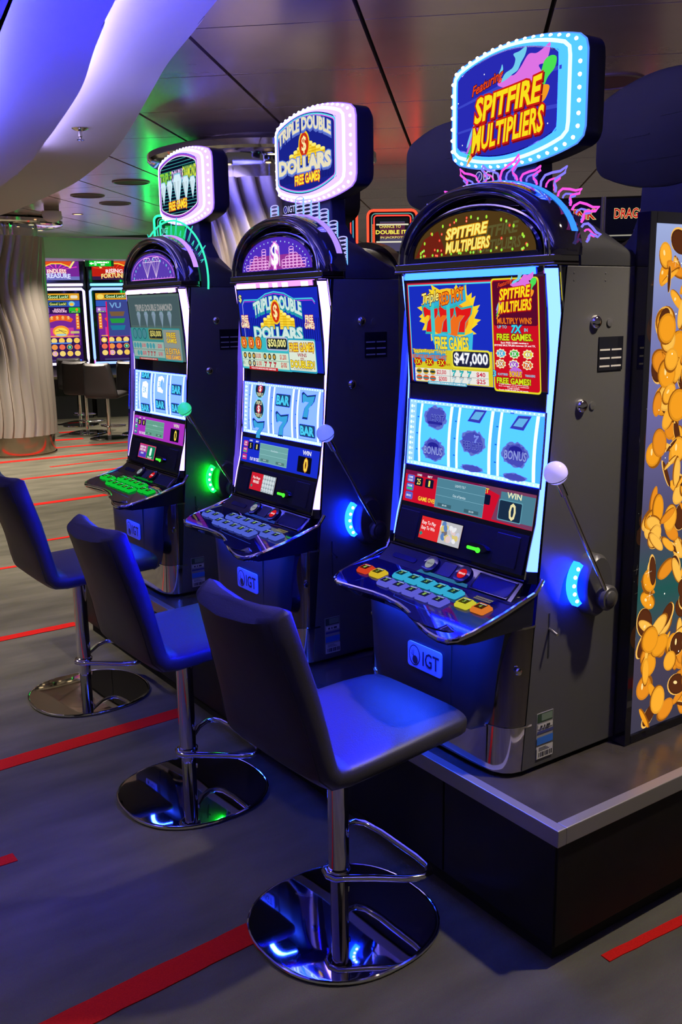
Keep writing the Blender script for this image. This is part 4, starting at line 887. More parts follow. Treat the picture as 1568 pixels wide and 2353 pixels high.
        for i, (t, zb_, n_) in enumerate(((-.30, 1.86, 3), (-.25, 1.90, 4), (-.205, 1.93, 3), (-.155, 1.955, 5), (.02, 1.955, 6), (.07, 1.955, 5), (.12, 1.93, 6), (.175, 1.90, 6), (.23, 1.87, 5), (.285, 1.76, 9))):
            w_ = .0265; P = []
            for j in range(n_+1): P.append([(t+w_*math.cos(2*PI*q/10), zb_+j*.0135+.0065*math.sin(2*PI*q/10)) for q in range(11)])
            st_ = crest('crest_coin_stack', P, (185, 180, 255), 1.15, .0021)
            for e_ in (-1, 1): crest('stack_edge', [[(t+e_*w_, zb_), (t+e_*w_, zb_+n_*.0135)]], (120, 190, 255), 1.2, .0024, st_)
    else:
        O = [[((.36)*math.cos(math.radians(a)), 1.775+.27*math.sin(math.radians(a))) for a in range(-8, 172, 6)]]
        crest('crest_halo', O, (60, 245, 190), 1.2, .0045); [crest('crest_ray', [[ac(math.radians(a), .004), ac(math.radians(a+.4), .03+.025*((i*5) % 3)), ac(math.radians(a+.7), .03+.025*((i*5) % 3)), ac(math.radians(a+2.5), .004)]], (60, 220, 200), 1.0, .0016) for i, a in enumerate(range(22, 160, 8))]
        O2_ = [((.34)*math.cos(math.radians(a)), 1.775+.25*math.sin(math.radians(a))) for a in range(8, 172, 6)]
    A = Art(lambda u, v, h: W(px-.001-h, u, v)); lc_ = (200, 200, 255) if k < 2 else (120, 240, 220)
    A.ell(-.075, 2.006, .014, .014, lc_, .9, n=16); A.ell(-.075, 2.006, .0115, .0115, (40, 35, 130) if k < 2 else (10, 70, 50), n=16); A.line([(-.078, 2.0), (-.07, 2.012)], .002, lc_, .9); A.text('IGT', -.032, 2.006, .048, .024, lc_, None, st=.9); A.build('crest_lettering', root)
    # lever
    hub = B().lathe([(.075, .0), (.075, .03), (.068, .045), (.06, .052), (.0005, .054)], (0, 0, 0), 24, 'y')
    def side(x, z, d): return (x, HW+d, z)
    hs = MB(W)
    hp = []
    for x, z in [(1.985+.055*math.cos(2*PI*i/24)+.02, .90+.088*math.sin(2*PI*i/24)) for i in range(24)]: hp.append((x, z))
    hs.loft([[(x, HW, z) for x, z in hp], [(x, HW+.035, z) for x, z in hp], [(2.005+(x-2.005)*.9, HW+.045, .90+(z-.90)*.9) for x, z in hp]]).build('lever_housing', mat('lever_grey', (.06, .058, .055), .35), root, smooth=True)
    hx_, hz_ = 2.022, .868
    MB(W).lathe([(.034, 0), (.036, .022), (.030, .030), (.022, .030), (.020, .034), (.010, .038), (.0005, .039)], (hx_, HW+.040, hz_), 24, 'y').build('lever_hub', mat('lever_grey', (.06, .058, .055), .35), root, smooth=True)
    bx, bt, bz = 1.797, YC-1.637, 1.237
    dirv = Vector((hx_-bx, HW+.062-bt, hz_-bz))
    p1 = Vector((bx, bt, bz))+dirv*.05; p2 = Vector((bx, bt, bz))+dirv*.16; p3 = Vector((hx_, HW+.062, hz_))
    mb = MB(W); secs = []
    mb.tube([tuple(p1), tuple(p2)], .0115, 10); mb.tube([tuple(p2), tuple(Vector((bx, bt, bz))+dirv*.98)], .0062, 10); mb.build('lever_arm', CHROME, root, smooth=True)
    ba = mat('ball_%d' % k, s2l(c['ball']), .12, coat=1)
    nt = ba.node_tree; bs = nt.nodes['Principled BSDF']; bs.inputs['Emission Color'].default_value = (*s2l(c['ball']), 1); bs.inputs['Emission Strength'].default_value = .75
    MB(W).ball((bx, bt, bz), .0305, 20, 14).build('lever_ball', ba, root, smooth=True)
    dn = dirv.normalized(); cpt = Vector((bx, bt, bz))+dn*.011; u_ = dn.cross(Vector((0, 1, 0))).normalized(); v_ = dn.cross(u_)
    MB(W).tube([tuple(cpt+u_*.0287*math.cos(2*PI*q/20)+v_*.0287*math.sin(2*PI*q/20)) for q in range(20)], .0012, 5, closed=True).build('ball_groove', RUBBER, root)
    # crescent light
    cr = MB(W); arcs = []
    for q in range(11):
        a = math.radians(135+90*q/10); arcs.append((a,))
    secs = []
    for (a,) in arcs:
        cx2, cz2 = 1.990, .913; r0, r1 = .098, .083
        f = lambda r, d: (cx2+.012+r*math.cos(a)*.95, HW+d, cz2+r*.90*math.sin(a))
        secs.append([f(r0, .010), f(r0, .030), f(r1, .036), f(r1, .0)])
    cr.loft(secs); cl = cr.build('crescent_light', em(c['arc'], 1, True), root, smooth=40)
    for q in range(5):
        a = math.radians(147+66*q/4); MB(W).ball((2.002+.0905*math.cos(a)*.95, HW+.032, .913+.0905*.9*math.sin(a)), .0055, 10, 6).build('crescent_led', em((220, 240, 255), 5), cl, smooth=True)
    # side hardware
    for x, z in ((1.996, 1.605), (1.953, 1.39)): MB(W).lathe([(.018, 0), (.018, .005), (.016, .010), (.010, .014), (.0005, .015)], (x, HW, z), 14, 'y').build('side_lock', CHROME, root, smooth=True)
    for x, z in ((2.052, 1.603), (1.997, 1.388)): MB(W).lathe([(.011, 0), (.011, .003), (.0005, .004)], (x, HW, z), 14, 'y').build('side_plug', SIDE, root, smooth=True)
    MB(W).box(1.857, 1.862, HW-.001, HW+.0012, .715, .84).build('key_slot', RUBBER, root)
    MB(W).tube([(1.86, HW, .797), (1.855, HW+.035, .79)], .004, 8).build('release_lever', CHROME, root, smooth=True)
    pm = MB(W).box(2.012, 2.108, HW, HW+.003, 1.478, 1.566).build('vent_plate', BLACKGLOSS, root)
    Sd = lambda u, v, h: W(u, HW+.0032+h, v)
    A = Art(Sd); 
    for i, z in enumerate((1.487, 1.508, 1.53)):
        A.rect(2.016, z, 2.056, z+.0045, mat('label_silver', (.45, .43, .38), .4), nl=False); A.rect(2.062, z, 2.102, z+.0045, mat('label_silver', (.45, .43, .38), .4), nl=False)
    A.build('vent_louvres', pm)
    sp_ = MB(W).box(1.822, 1.886, HW, HW+.0012, .425, .56).build('rating_label', mat('label_grey', (.30, .29, .28), .5), root)
    A = Art(lambda u, v, h: W(u, HW+.0014+h, v), .0003); G = lambda n_, r_, g_, b_: mat('ink_%s' % n_, (r_, g_, b_), .5)
    A.rect(1.824, .532, 1.884, .558, G('green', .03, .06, .03)); A.rect(1.84, .536, 1.882, .556, G('sage', .16, .22, .15)); A.rect(1.826, .514, 1.884, .528, G('pale', .55, .53, .5)); A.rect(1.824, .50, 1.886, .508, G('navy', .05, .06, .20)); A.rect(1.823, .468, 1.886, .490, G('blue', .03, .15, .55)); A.rect(1.823, .427, 1.886, .462, G('pale', .55, .53, .5))
    for i in range(9): A.rect(1.83+i*.006, .431, 1.833+i*.006+(i % 3)*.001, .445, G('dark', .03, .03, .04), nl=(i == 0))
    for i in range(3): A.rect(1.83, .45+i*.004, 1.872-i*.006, .4515+i*.004, G('dark', .03, .03, .04), nl=(i == 0))
    A.rect(1.834, .517, 1.842, .524, G('dark', .03, .03, .04)); A.rect(1.848, .517, 1.853, .524, G('dark', .03, .03, .04), nl=False); A.rect(1.858, .517, 1.872, .524, G('dark', .03, .03, .04), nl=False)
    A.build('label_print', sp_)
    for x, z in ((1.91, 1.728), (2.03, 1.728), (2.14, 1.728), (1.91, 1.71), (2.03, 1.71), (2.14, 1.71)): MB(W).lathe([(.003, 0), (.002, .0012)], (x, HW, z), 8, 'y').build('rivet', SIDE, root)
    return root

# ---------------- bar stools ----------------
def make_stool(label, loc, rz, dz_=0.0, group='bar stools in front of the slot machines'):
    root = thing('bar_stool', label, 'stool', loc, rz, group)
    path = [(-.276, .990, .166), (-.270, .979, .176), (-.251, .90, .188), (-.225, .80, .202), (-.204, .70, .216), (-.189, .62, .224), (-.181, .588, .226), (-.160, .566, .227), (-.122, .561, .226)]
    path2 = [(-.122, .561, .226), (-.06, .562, .224), (.05, .566, .220), (.18, .572, .215), (.255, .572, .208), (.278, .570, .200), (.288, .566, .185)]
    full = path+path2[1:]
    def section(i, P):
        x, z, w_ = P[i]; a = P[max(0, i-1)]; b = P[min(len(P)-1, i+1)]
        t = Vector((b[0]-a[0], 0, b[1]-a[1])).normalized(); nn = Vector((t.z, 0, -t.x))      # front/up side normal
        end = .55 if i == 0 else (.5 if i == len(P)-1 else 1)
        th = .036*end*(1.12 if z > .7 else 1); out = []; m_ = 28
        back = max(0, min(1, (z-.6)/.35)); sag = .036*back; 
        for q in range(m_):
            aa = 2*PI*q/m_; c, s_ = math.cos(aa), math.sin(aa)
            y = w_*math.copysign(abs(c)**.38, c); d = th*math.copysign(abs(s_)**.55, s_)
            if back == 0 and s_ > 0: d -= .010*(1-(y/w_)**2)*min(1, (x+.12)/.1 if x < 0 else 1)
            k_ = 1-(y/w_)**2; out.append((x-sag*k_+nn.x*d*(-1 if 0 else 1), y, z+nn.z*d+dz_-.012*back*k_*(1 if i < 2 else 0)))
        return out
    secs = [section(i, full) for i in range(len(full))]
    # flip so that the normal points to the sitter
    nb = len(path)
    MB().loft(secs[:nb], cap=True).build('backrest', LEATHER, root, smooth=60)
    MB().loft(secs[nb-1:], cap=True).build('seat', LEATHER, root, smooth=60)
    def seam(side):
        P = []
        for i in range(1, len(full)-1):
            sc = secs[i]; q = sc[3 if side > 0 else 11]; P.append(q)
        return P
    for s_ in (1, -1): MB().tube(seam(s_), .0016, 5).build('seat_piping', LEATHER, root, smooth=True)
    MB().box(-.07, .07, -.07, .07, .528+dz_, .545+dz_).build('seat_plate', BLACK, root)
    MB().lathe([(.0285, .165), (.0285, .53+dz_)], (0, 0, 0), 28).build('outer_tube', CHROME, root, smooth=True)
    MB().lathe([(.0245, .010), (.0245, .17)], (0, 0, 0), 28).build('inner_tube', CHROME, root, smooth=True)
    MB().lathe([(.030, .158), (.034, .162), (.034, .172), (.029, .176)], (0, 0, 0), 28).build('tube_collar', CHROME, root, smooth=True)
    MB().tube([(.03, 0, .085), (.032, 0, .10)], .004, 6).build('set_screw', CHROME, root)
    fr = [(-.036, 0, .158), (-.028, -.026, .158), (-.004, -.040, .158), (.05, -.078, .156), (.12, -.138, .155), (.16, -.160, .155), (.188, -.156, .155), (.206, -.132, .155), (.214, -.08, .155), (.220, .08, .155), (.214, .15, .155), (.196, .178, .155), (.165, .182, .155), (.12, .155, .155), (.05, .08, .156), (-.004, .040, .158), (-.028, .026, .158)]
    MB().tube(fr, .0105, 10, closed=True).build('footrest', CHROME, root, smooth=True)
    pts = []; N = 56
    for i in range(N):
        a = 2*PI*i/N; c, s_ = math.cos(a), math.sin(a); pts.append((.252*math.copysign(abs(c)**.86, c)+.012, .246*math.copysign(abs(s_)**.86, s_)))
    rg = lambda f_, z: [(x*f_, y*f_, z) for x, y in pts]
    MB().loft([rg(.985, .002), rg(1, .004), rg(1, .009), rg(.985, .0125), rg(.96, .0128), rg(.4, .0135), rg(.02, .0136)]).build('base_plate', mat('mirror_chrome', (.62, .60, .60), .035, 1), root, smooth=True)
    MB().tube(rg(.995, .008), .0055, 8, closed=True).build('base_rim', CHROME, root, smooth=True)
    return root
st1 = make_stool('nearest black leather bar stool, seat glowing blue before the cyan-lit machine', (1.318, 1.93, 0), math.radians(2.5))
st2 = make_stool('middle black leather bar stool of the three, facing the gold coins machine', (1.312, 2.836, 0), math.radians(1), .012)
st3 = make_stool('black leather bar stool cut by the left edge of the picture', (1.337, 3.908, 0), math.radians(1), .022)

# ---------------- the three lit machines ----------------
slot_machine(0, 0, 'nearest slot machine with cyan lights, red sevens screen and flame lettered sign')
slot_machine(1, 1.033, 'middle slot machine with pink-white lights, gold coins and silver letters on its sign')
slot_machine(2, 2.107, 'farthest lit slot machine, with green buttons and five diamonds on its sign')

# ---------------- back row seen from behind ----------------
def back_machine(sh, label):
    # mirrored across x = 2.44
    def T(x, t, z): return (4.88-x-2.95, t, z-PZ)
    root = thing('slot_machine', label, 'slot machine', (2.95, YC+sh, PZ), 0, 'slot machines of the back row, seen from behind')
    MB(T).loft([[(1.78, HW, z), (2.165, HW, z), (2.165, -HW, z), (1.78, -HW, z)] for z in (0.405, 1.746)]).build('cabinet_body', HOOD, root, bevel=.003)
    MB(T).box(1.80, 2.15, -.30, .30, .3905, .405).build('base_foot', RUBBER, root)
    MB(T).loft([[(x, t, z) for t, z in semi(HW, h, 1.746, 25, p_)] for x, h, p_ in ((1.85, .20, 2.1), (1.935, .207, 2.12), (2.02, .155, 2.8), (2.08, .105, 3.6), (2.13, .06, 5), (2.164, .033, 8))]).build('hood', HOOD, root, smooth=50)
    pp_ = [(-.30, 1.76), (.30, 1.76), (.28, 1.79), (.15, 1.84), (.115, 1.885), (.09, 1.955), (.085, 2.08), (-.085, 2.08), (-.09, 1.955), (-.115, 1.885), (-.15, 1.84)]
    MB(T).prism([(2.05, t, z) for t, z in pp_], [(2.15, t, z) for t, z in pp_]).build('sign_post', NAVY, root, bevel=.004)
    ob = barrel(.285, .112, .182, .045)
    S = lambda pts, x: [(x, t, SZ-.008+z) for t, z in pts]
    sg = MB(T).loft([S(ob, 2.07), S(ob, 2.135), S([(a*.985, b*.985) for a, b in ob], 2.155), S([(a*.95, b*.94) for a, b in ob], 2.158)]).build('topper_sign', HOOD, root, smooth=40)
    for x0, x1, z0, z1 in ((-.2, .2, -.10, -.095), (-.14, .02, .03, .034), (.06, .16, -.02, -.016), (-.1, -.095, -.1, .12)):
        MB(T).box(2.157, 2.161, x0, x1, SZ+z0, SZ+z1).build('pressed_rib', HOOD, sg)
    for i in range(14):
        for s_ in (1, -1):
            t = (-.27+.012*i); 
            if i < 7: z = SZ-.008+s_*(.110+.070*(1-(t/.285)**2)); MB(T).box(2.075, 2.13, s_*t-.003, s_*t+.003, z-.002, z+.004).build('vent_slot', BLACK, sg)
    MB(T).loft([[(x, t, z) for t, z in semi(.322, .207, 1.772, 24)] for x in (1.80, 1.85)]).build('arch', DCHROME, root, smooth=50)
    MB(T).loft([[(1.60, .30, .86), (1.60, -.30, .86), (1.80, -.32, .94), (1.80, .32, .94)], [(1.62, .28, .84), (1.62, -.28, .84), (1.80, -.32, .82), (1.80, .32, .82)]]).build('button_deck', BLACKGLOSS, root)
    f = MB(T); f.box(1.772, 1.78, -.27, .27, 1.06, 1.72).build('screen', em((120, 30, 40), .8), root)
    return root
back_machine(0.045, 'back of a domed-sign slot machine behind the nearest lit machine, right edge')
back_machine(1.085, 'back of a slot machine with dark domed sign, seen between the two nearest lit signs')
back_machine(2.107, 'back of a slot machine hidden behind the middle lit machine')

# ---------------- coin poster light box ----------------
px0, px1, py, pz0, pz1 = 2.14, 2.82, 1.658, .391, 1.885
lb = thing('display_panel', 'tall black framed light box printed with falling gold coins, at the right edge', 'light box', (px0, py, pz0))
Wd, Hh = px1-px0, pz1-pz0
MB().box(.003, Wd-.02, .006, .036, .0, Hh).build('box_body', BLACKGLOSS, lb)
for a in ((0, .026, 0, Hh), (Wd-.026, Wd, 0, Hh), (.026, Wd-.026, 0, .026), (.026, Wd-.026, Hh-.03, Hh)): MB().box(a[0], a[1], -.006, .038, a[2], a[3]).build('frame_rail', BLACKGLOSS, lb, bevel=.002)
gm = bpy.data.materials.new('poster_ground'); gm.use_nodes = True; nt = gm.node_tree; nt.nodes.clear()
e = nt.nodes.new('ShaderNodeEmission'); o = nt.nodes.new('ShaderNodeOutputMaterial'); tc = nt.nodes.new('ShaderNodeTexCoord'); sx = nt.nodes.new('ShaderNodeSeparateXYZ'); cr = nt.nodes.new('ShaderNodeValToRGB')
mr = nt.nodes.new('ShaderNodeMapRange'); mr.inputs[1].default_value = 0; mr.inputs[2].default_value = Hh
nt.links.new(tc.outputs['Object'], sx.inputs[0]); nt.links.new(sx.outputs['Z'], mr.inputs[0]); nt.links.new(mr.outputs[0], cr.inputs[0]); nt.links.new(cr.outputs[0], e.inputs[0]); nt.links.new(e.outputs[0], o.inputs[0])
cr.color_ramp.elements[0].color = (*s2l((60, 58, 75)), 1); cr.color_ramp.elements[1].color = (*s2l((165, 180, 225)), 1)
for p, c_ in ((.18, (75, 65, 85)), (.30, (35, 85, 80)), (.42, (75, 70, 95)), (.65, (110, 105, 160)), (.82, (125, 130, 185))): q = cr.color_ramp.elements.new(p); q.color = (*s2l(c_), 1)
MB().box(.024, Wd-.024, .002, .008, .024, Hh-.024).build('lit_poster', gm, lb)
A = Art(lambda u, v, h: (u, .0019-h, v), .00003); random.seed(21)
for i in range(290):
    v = random.uniform(.03, Hh-.04); u = random.uniform(.03, Wd-.035) if i % 2 else random.uniform(.03, .32)
    r_ = random.uniform(.028, .046); asp = random.choice([.18, .35, .55, .75, .95]); rot = random.uniform(-1.2, 1.2) if asp < .9 else 0
    if v < .05+r_ or v > Hh-.05-r_*.3 or u < .027+r_*.8 and asp > .5: u = max(u, .027+r_); v = min(max(v, .03+r_), Hh-.035-r_)
    u = min(max(u, .027+r_), Wd-.027-r_)
    dark = random.random() < .28; base_ = (80, 40, 20) if dark else random.choice([(225, 145, 30), (235, 160, 45), (240, 175, 70), (215, 130, 30)])
    edge = (250, 190, 90) if dark else (150, 85, 20)
    dx, dy = random.uniform(-.006, .006), random.uniform(-.006, .006)
    A.ell(u+dx, v+dy, r_, r_*asp, edge, n=20, rot=rot+PI/2); A.ell(u, v, r_*.97, r_*asp*.95, base_, n=20, rot=rot+PI/2)
    A.ell(u, v, r_*.82, r_*asp*.8, tuple(min(255, int(c_*1.10)) for c_ in base_), n=18, rot=rot+PI/2)
    if i % 6 == 0: A.ell(u-r_*.2, v+r_*.2*asp, r_*.12, r_*.3*asp, (255, 225, 150), n=8, rot=rot)
for i in range(60):
    u, v = random.uniform(.03, Wd-.03), random.uniform(.03, Hh-.04); s_ = random.choice([.0012, .0018, .0025]); A.ell(u, v, s_, s_, (255, 250, 225), 1.5, n=6, nl=(i == 0))
    if i % 6 == 0: A.line([(u-.014, v-.002), (u+.014, v+.002)], .0008, (255, 235, 200), nl=False); A.line([(u-.002, v-.014), (u+.002, v+.014)], .0008, (255, 235, 200), nl=False)
A.build('coin_print', lb)

# ---------------- columns with swaying fins ----------------
def column(cx_, cy_, R, rc, label, zc, flip=1, ph=0.0):
    root = thing('fluted_column', label, 'column', (cx_, cy_, 0))
    MB().lathe([(R-.07, .0), (R-.07, CZ)], (0, 0, 0), 40).build('core', mat('column_core', (.18, .16, .15), .5, .5), root, smooth=True)
    MB().lathe([(R-.015, .0), (R-.015, .015), (R-.03, .02), (R-.03, .235), (R-.04, .24)], (0, 0, 0), 48).build('mirror_base', GOLD, root, smooth=40)
    nf = 24; D = 2*PI/nf; secs = []
    for i in range(29):
        z = .235+(zc-.235)*i/28; a = flip*.17*math.sin(2*PI*(z-.3)/2.35+ph)+flip*.05*math.sin(2*PI*z/1.1); amp = 1+.25*math.sin(2*PI*z/2.3+1)
        ring = []
        for f_, rr in ((-.15, R-.050), (.15, R-.022*amp), (.50, R-.004), (.85, R+.008*amp), (1.05, R+.004), (1.08, R-.012), (1.02, R-.055)):
            th = a+f_*D; ring.append((rr*math.cos(th), rr*math.sin(th), z))
        secs.append(ring)
    f0 = None
    for i in range(nf):
        if f0 is None: f0 = MB().loft(secs).build('wave_fin', FIN, root, smooth=50); f = f0
        else: f = f0.copy(); COL.objects.link(f)
        f.rotation_euler = (0, 0, i*D)
    MB().lathe([(R-.05, zc), (R-.05, CZ-.05)], (0, 0, 0), 48).build('mirror_collar', CHROME, root, smooth=40)
    can = MB().lathe([(R-.06, zc+.115), (rc-.09, zc+.11), (rc-.015, zc+.125), (rc, zc+.14), (rc, zc+.175), (rc-.02, zc+.182), (R-.06, CZ-.003)], (0, 0, 0), 64).build('canopy_ring', CHROME, root, smooth=30)
    for i in range(8):
        a = PI*2*i/8+.35; r_ = (R+rc)/2-.02
        ds = MB().lathe([(.052, 0), (.052, -.004), (.036, -.006), (.034, 0)], (r_*math.cos(a), r_*math.sin(a), zc+.112), 18).build('downlight_rim', CHROME, can, smooth=40)
        MB().lathe([(.033, 0), (.03, -.003), (.001, -.003)], (r_*math.cos(a), r_*math.sin(a), zc+.110), 14).build('downlight_lens', em((255, 225, 170), 3), can)
    return root
column(3.36, 11.6, .46, .70, 'wide metal column with wavy fins and mirrored foot at the left edge', 2.50, 1, .4)
column(3.36, 5.66, .47, .74, 'wavy-finned metal column standing behind the two left lit signs', 2.44, -1, 1.2)

# ---------------- ceiling fittings ----------------
def fitting(name, label, cat, x, y, parts, z=CZ, group=None):
    root = thing(name, label, cat, (x, y, z), 0, group)
    for nm, prof, mt in parts: MB().lathe(prof, (0, 0, 0), 28).build(nm, mt, root, smooth=40)
    return root
GRL = mat('speaker_grille', (.06, .035, .04), .6, bump=.6, bscale=600); RIMM = mat('speaker_rim', (.22, .16, .18), .4)
for i, (x, y, lab) in enumerate(((3.37, 7.83, 'round dark ceiling speaker left of the diamonds sign, largest of its three'), (3.40, 8.91, 'small round ceiling speaker farthest left under the soffit'), (3.87, 9.41, 'round ceiling speaker between the other two dark discs by the green glow'), (3.36, 11.07, 'round ceiling speaker above the left column'))):
    fitting('ceiling_speaker', lab, 'speaker', x, y, [('rim', [(.155, 0), (.155, -.006), (.14, -.011), (.138, -.006), (.13, 0)], RIMM), ('grille', [(.139, -.002), (.139, -.005), (.001, -.007)], GRL)], group='round ceiling speakers')
fitting('ceiling_speaker', 'oval-looking dark red ceiling speaker right of the flame letters sign', 'speaker', 3.91, 3.30, [('rim', [(.165, 0), (.165, -.006), (.15, -.01), (.145, 0)], RIMM), ('grille', [(.148, -.001), (.148, -.004), (.001, -.005)], mat('grille_plum', (.16, .04, .09), .6))], group='round ceiling speakers')
DL = [('trim', [(.06, 0), (.06, -.004), (.043, -.006), (.04, 0)], WHITEP), ('lens', [(.041, -.001), (.038, -.004), (.001, -.004)], em((255, 190, 130), 4))]
fitting('downlight', 'small warm downlight in the ceiling above the left column canopy', 'light', 3.926, 10.62, DL, group='ceiling downlights')
fitting('downlight', 'small warm downlight in the low ceiling right of the exit sign', 'light', 5.47, 14.55, [('trim', [(.07, 0), (.07, -.004), (.053, -.006), (.05, 0)], WHITEP), ('lens', [(.05, -.001), (.047, -.004), (.001, -.004)], em((255, 235, 210), 6))], z=2.415, group='ceiling downlights')
fitting('smoke_detector', 'white dome smoke detector on the ceiling above the left column', 'detector', 3.43, 10.01, [('mount', [(.075, 0), (.075, -.035), (.06, -.045)], mat('det_dark', (.35, .28, .28), .5)), ('dome', [(.095, -.045), (.098, -.085), (.085, -.12), (.05, -.145), (.001, -.152)], mat('detector_white', (.75, .66, .64), .5))])
sk = fitting('sprinkler', 'chrome sprinkler head under the pale curved soffit', 'sprinkler', 2.02, 5.34, [('escutcheon', [(.045, 0), (.045, -.004), (.03, -.012), (.012, -.018)], CHROME), ('nozzle', [(.010, -.018), (.011, -.045), (.006, -.05), (.006, -.068), (.001, -.07)], CHROME)], z=2.63)
MB().lathe([(.02, -.060), (.021, -.062), (.02, -.064), (.004, -.064)], (0, 0, 0), 16).build('deflector', CHROME, sk, smooth=40)

# ---------------- exit sign ----------------
vx, vy = math.sin(math.radians(18)), math.cos(math.radians(18))
ex = thing('exit_sign', 'green lit emergency exit sign hanging from the low ceiling', 'sign', (5.56, 14.27, 2.415), -math.radians(18))
MB().box(-.21, .21, -.02, .02, -.10, -.012).build('housing', mat('sign_green_edge', (.01, .25, .06), .4), ex)
MB().tube([(-.12, 0, -.012), (-.12, 0, 0)], .006, 6).tube([(.12, 0, -.012), (.12, 0, 0)], .006, 6).build('hanger', CHROME, ex)
A = Art(lambda u, v, h: (u, -.0205-h, v), .001); A.rect(-.15, -.097, .17, -.015, (10, 190, 40), 1.1)
A.poly([(-.145, -.056), (-.115, -.035), (-.115, -.048), (-.085, -.048), (-.085, -.064), (-.115, -.064), (-.115, -.077)], WHT, 1.6); A.rect(-.075, -.085, -.045, -.027, (190, 255, 205), 1.5)
A.ell(-.06, -.04, .006, .008, (10, 150, 40)); A.line([(-.06, -.05), (-.064, -.065), (-.07, -.08)], .006, (10, 150, 40)); A.line([(-.062, -.065), (-.053, -.078)], .005, (10, 150, 40))
A.text('EMERGENCY', .055, -.042, .18, .024, WHT, off=.03, st=1.6); A.text('EXIT', .05, -.076, .06, .02, WHT, off=.03, st=1.4); A.build('sign_print', ex)

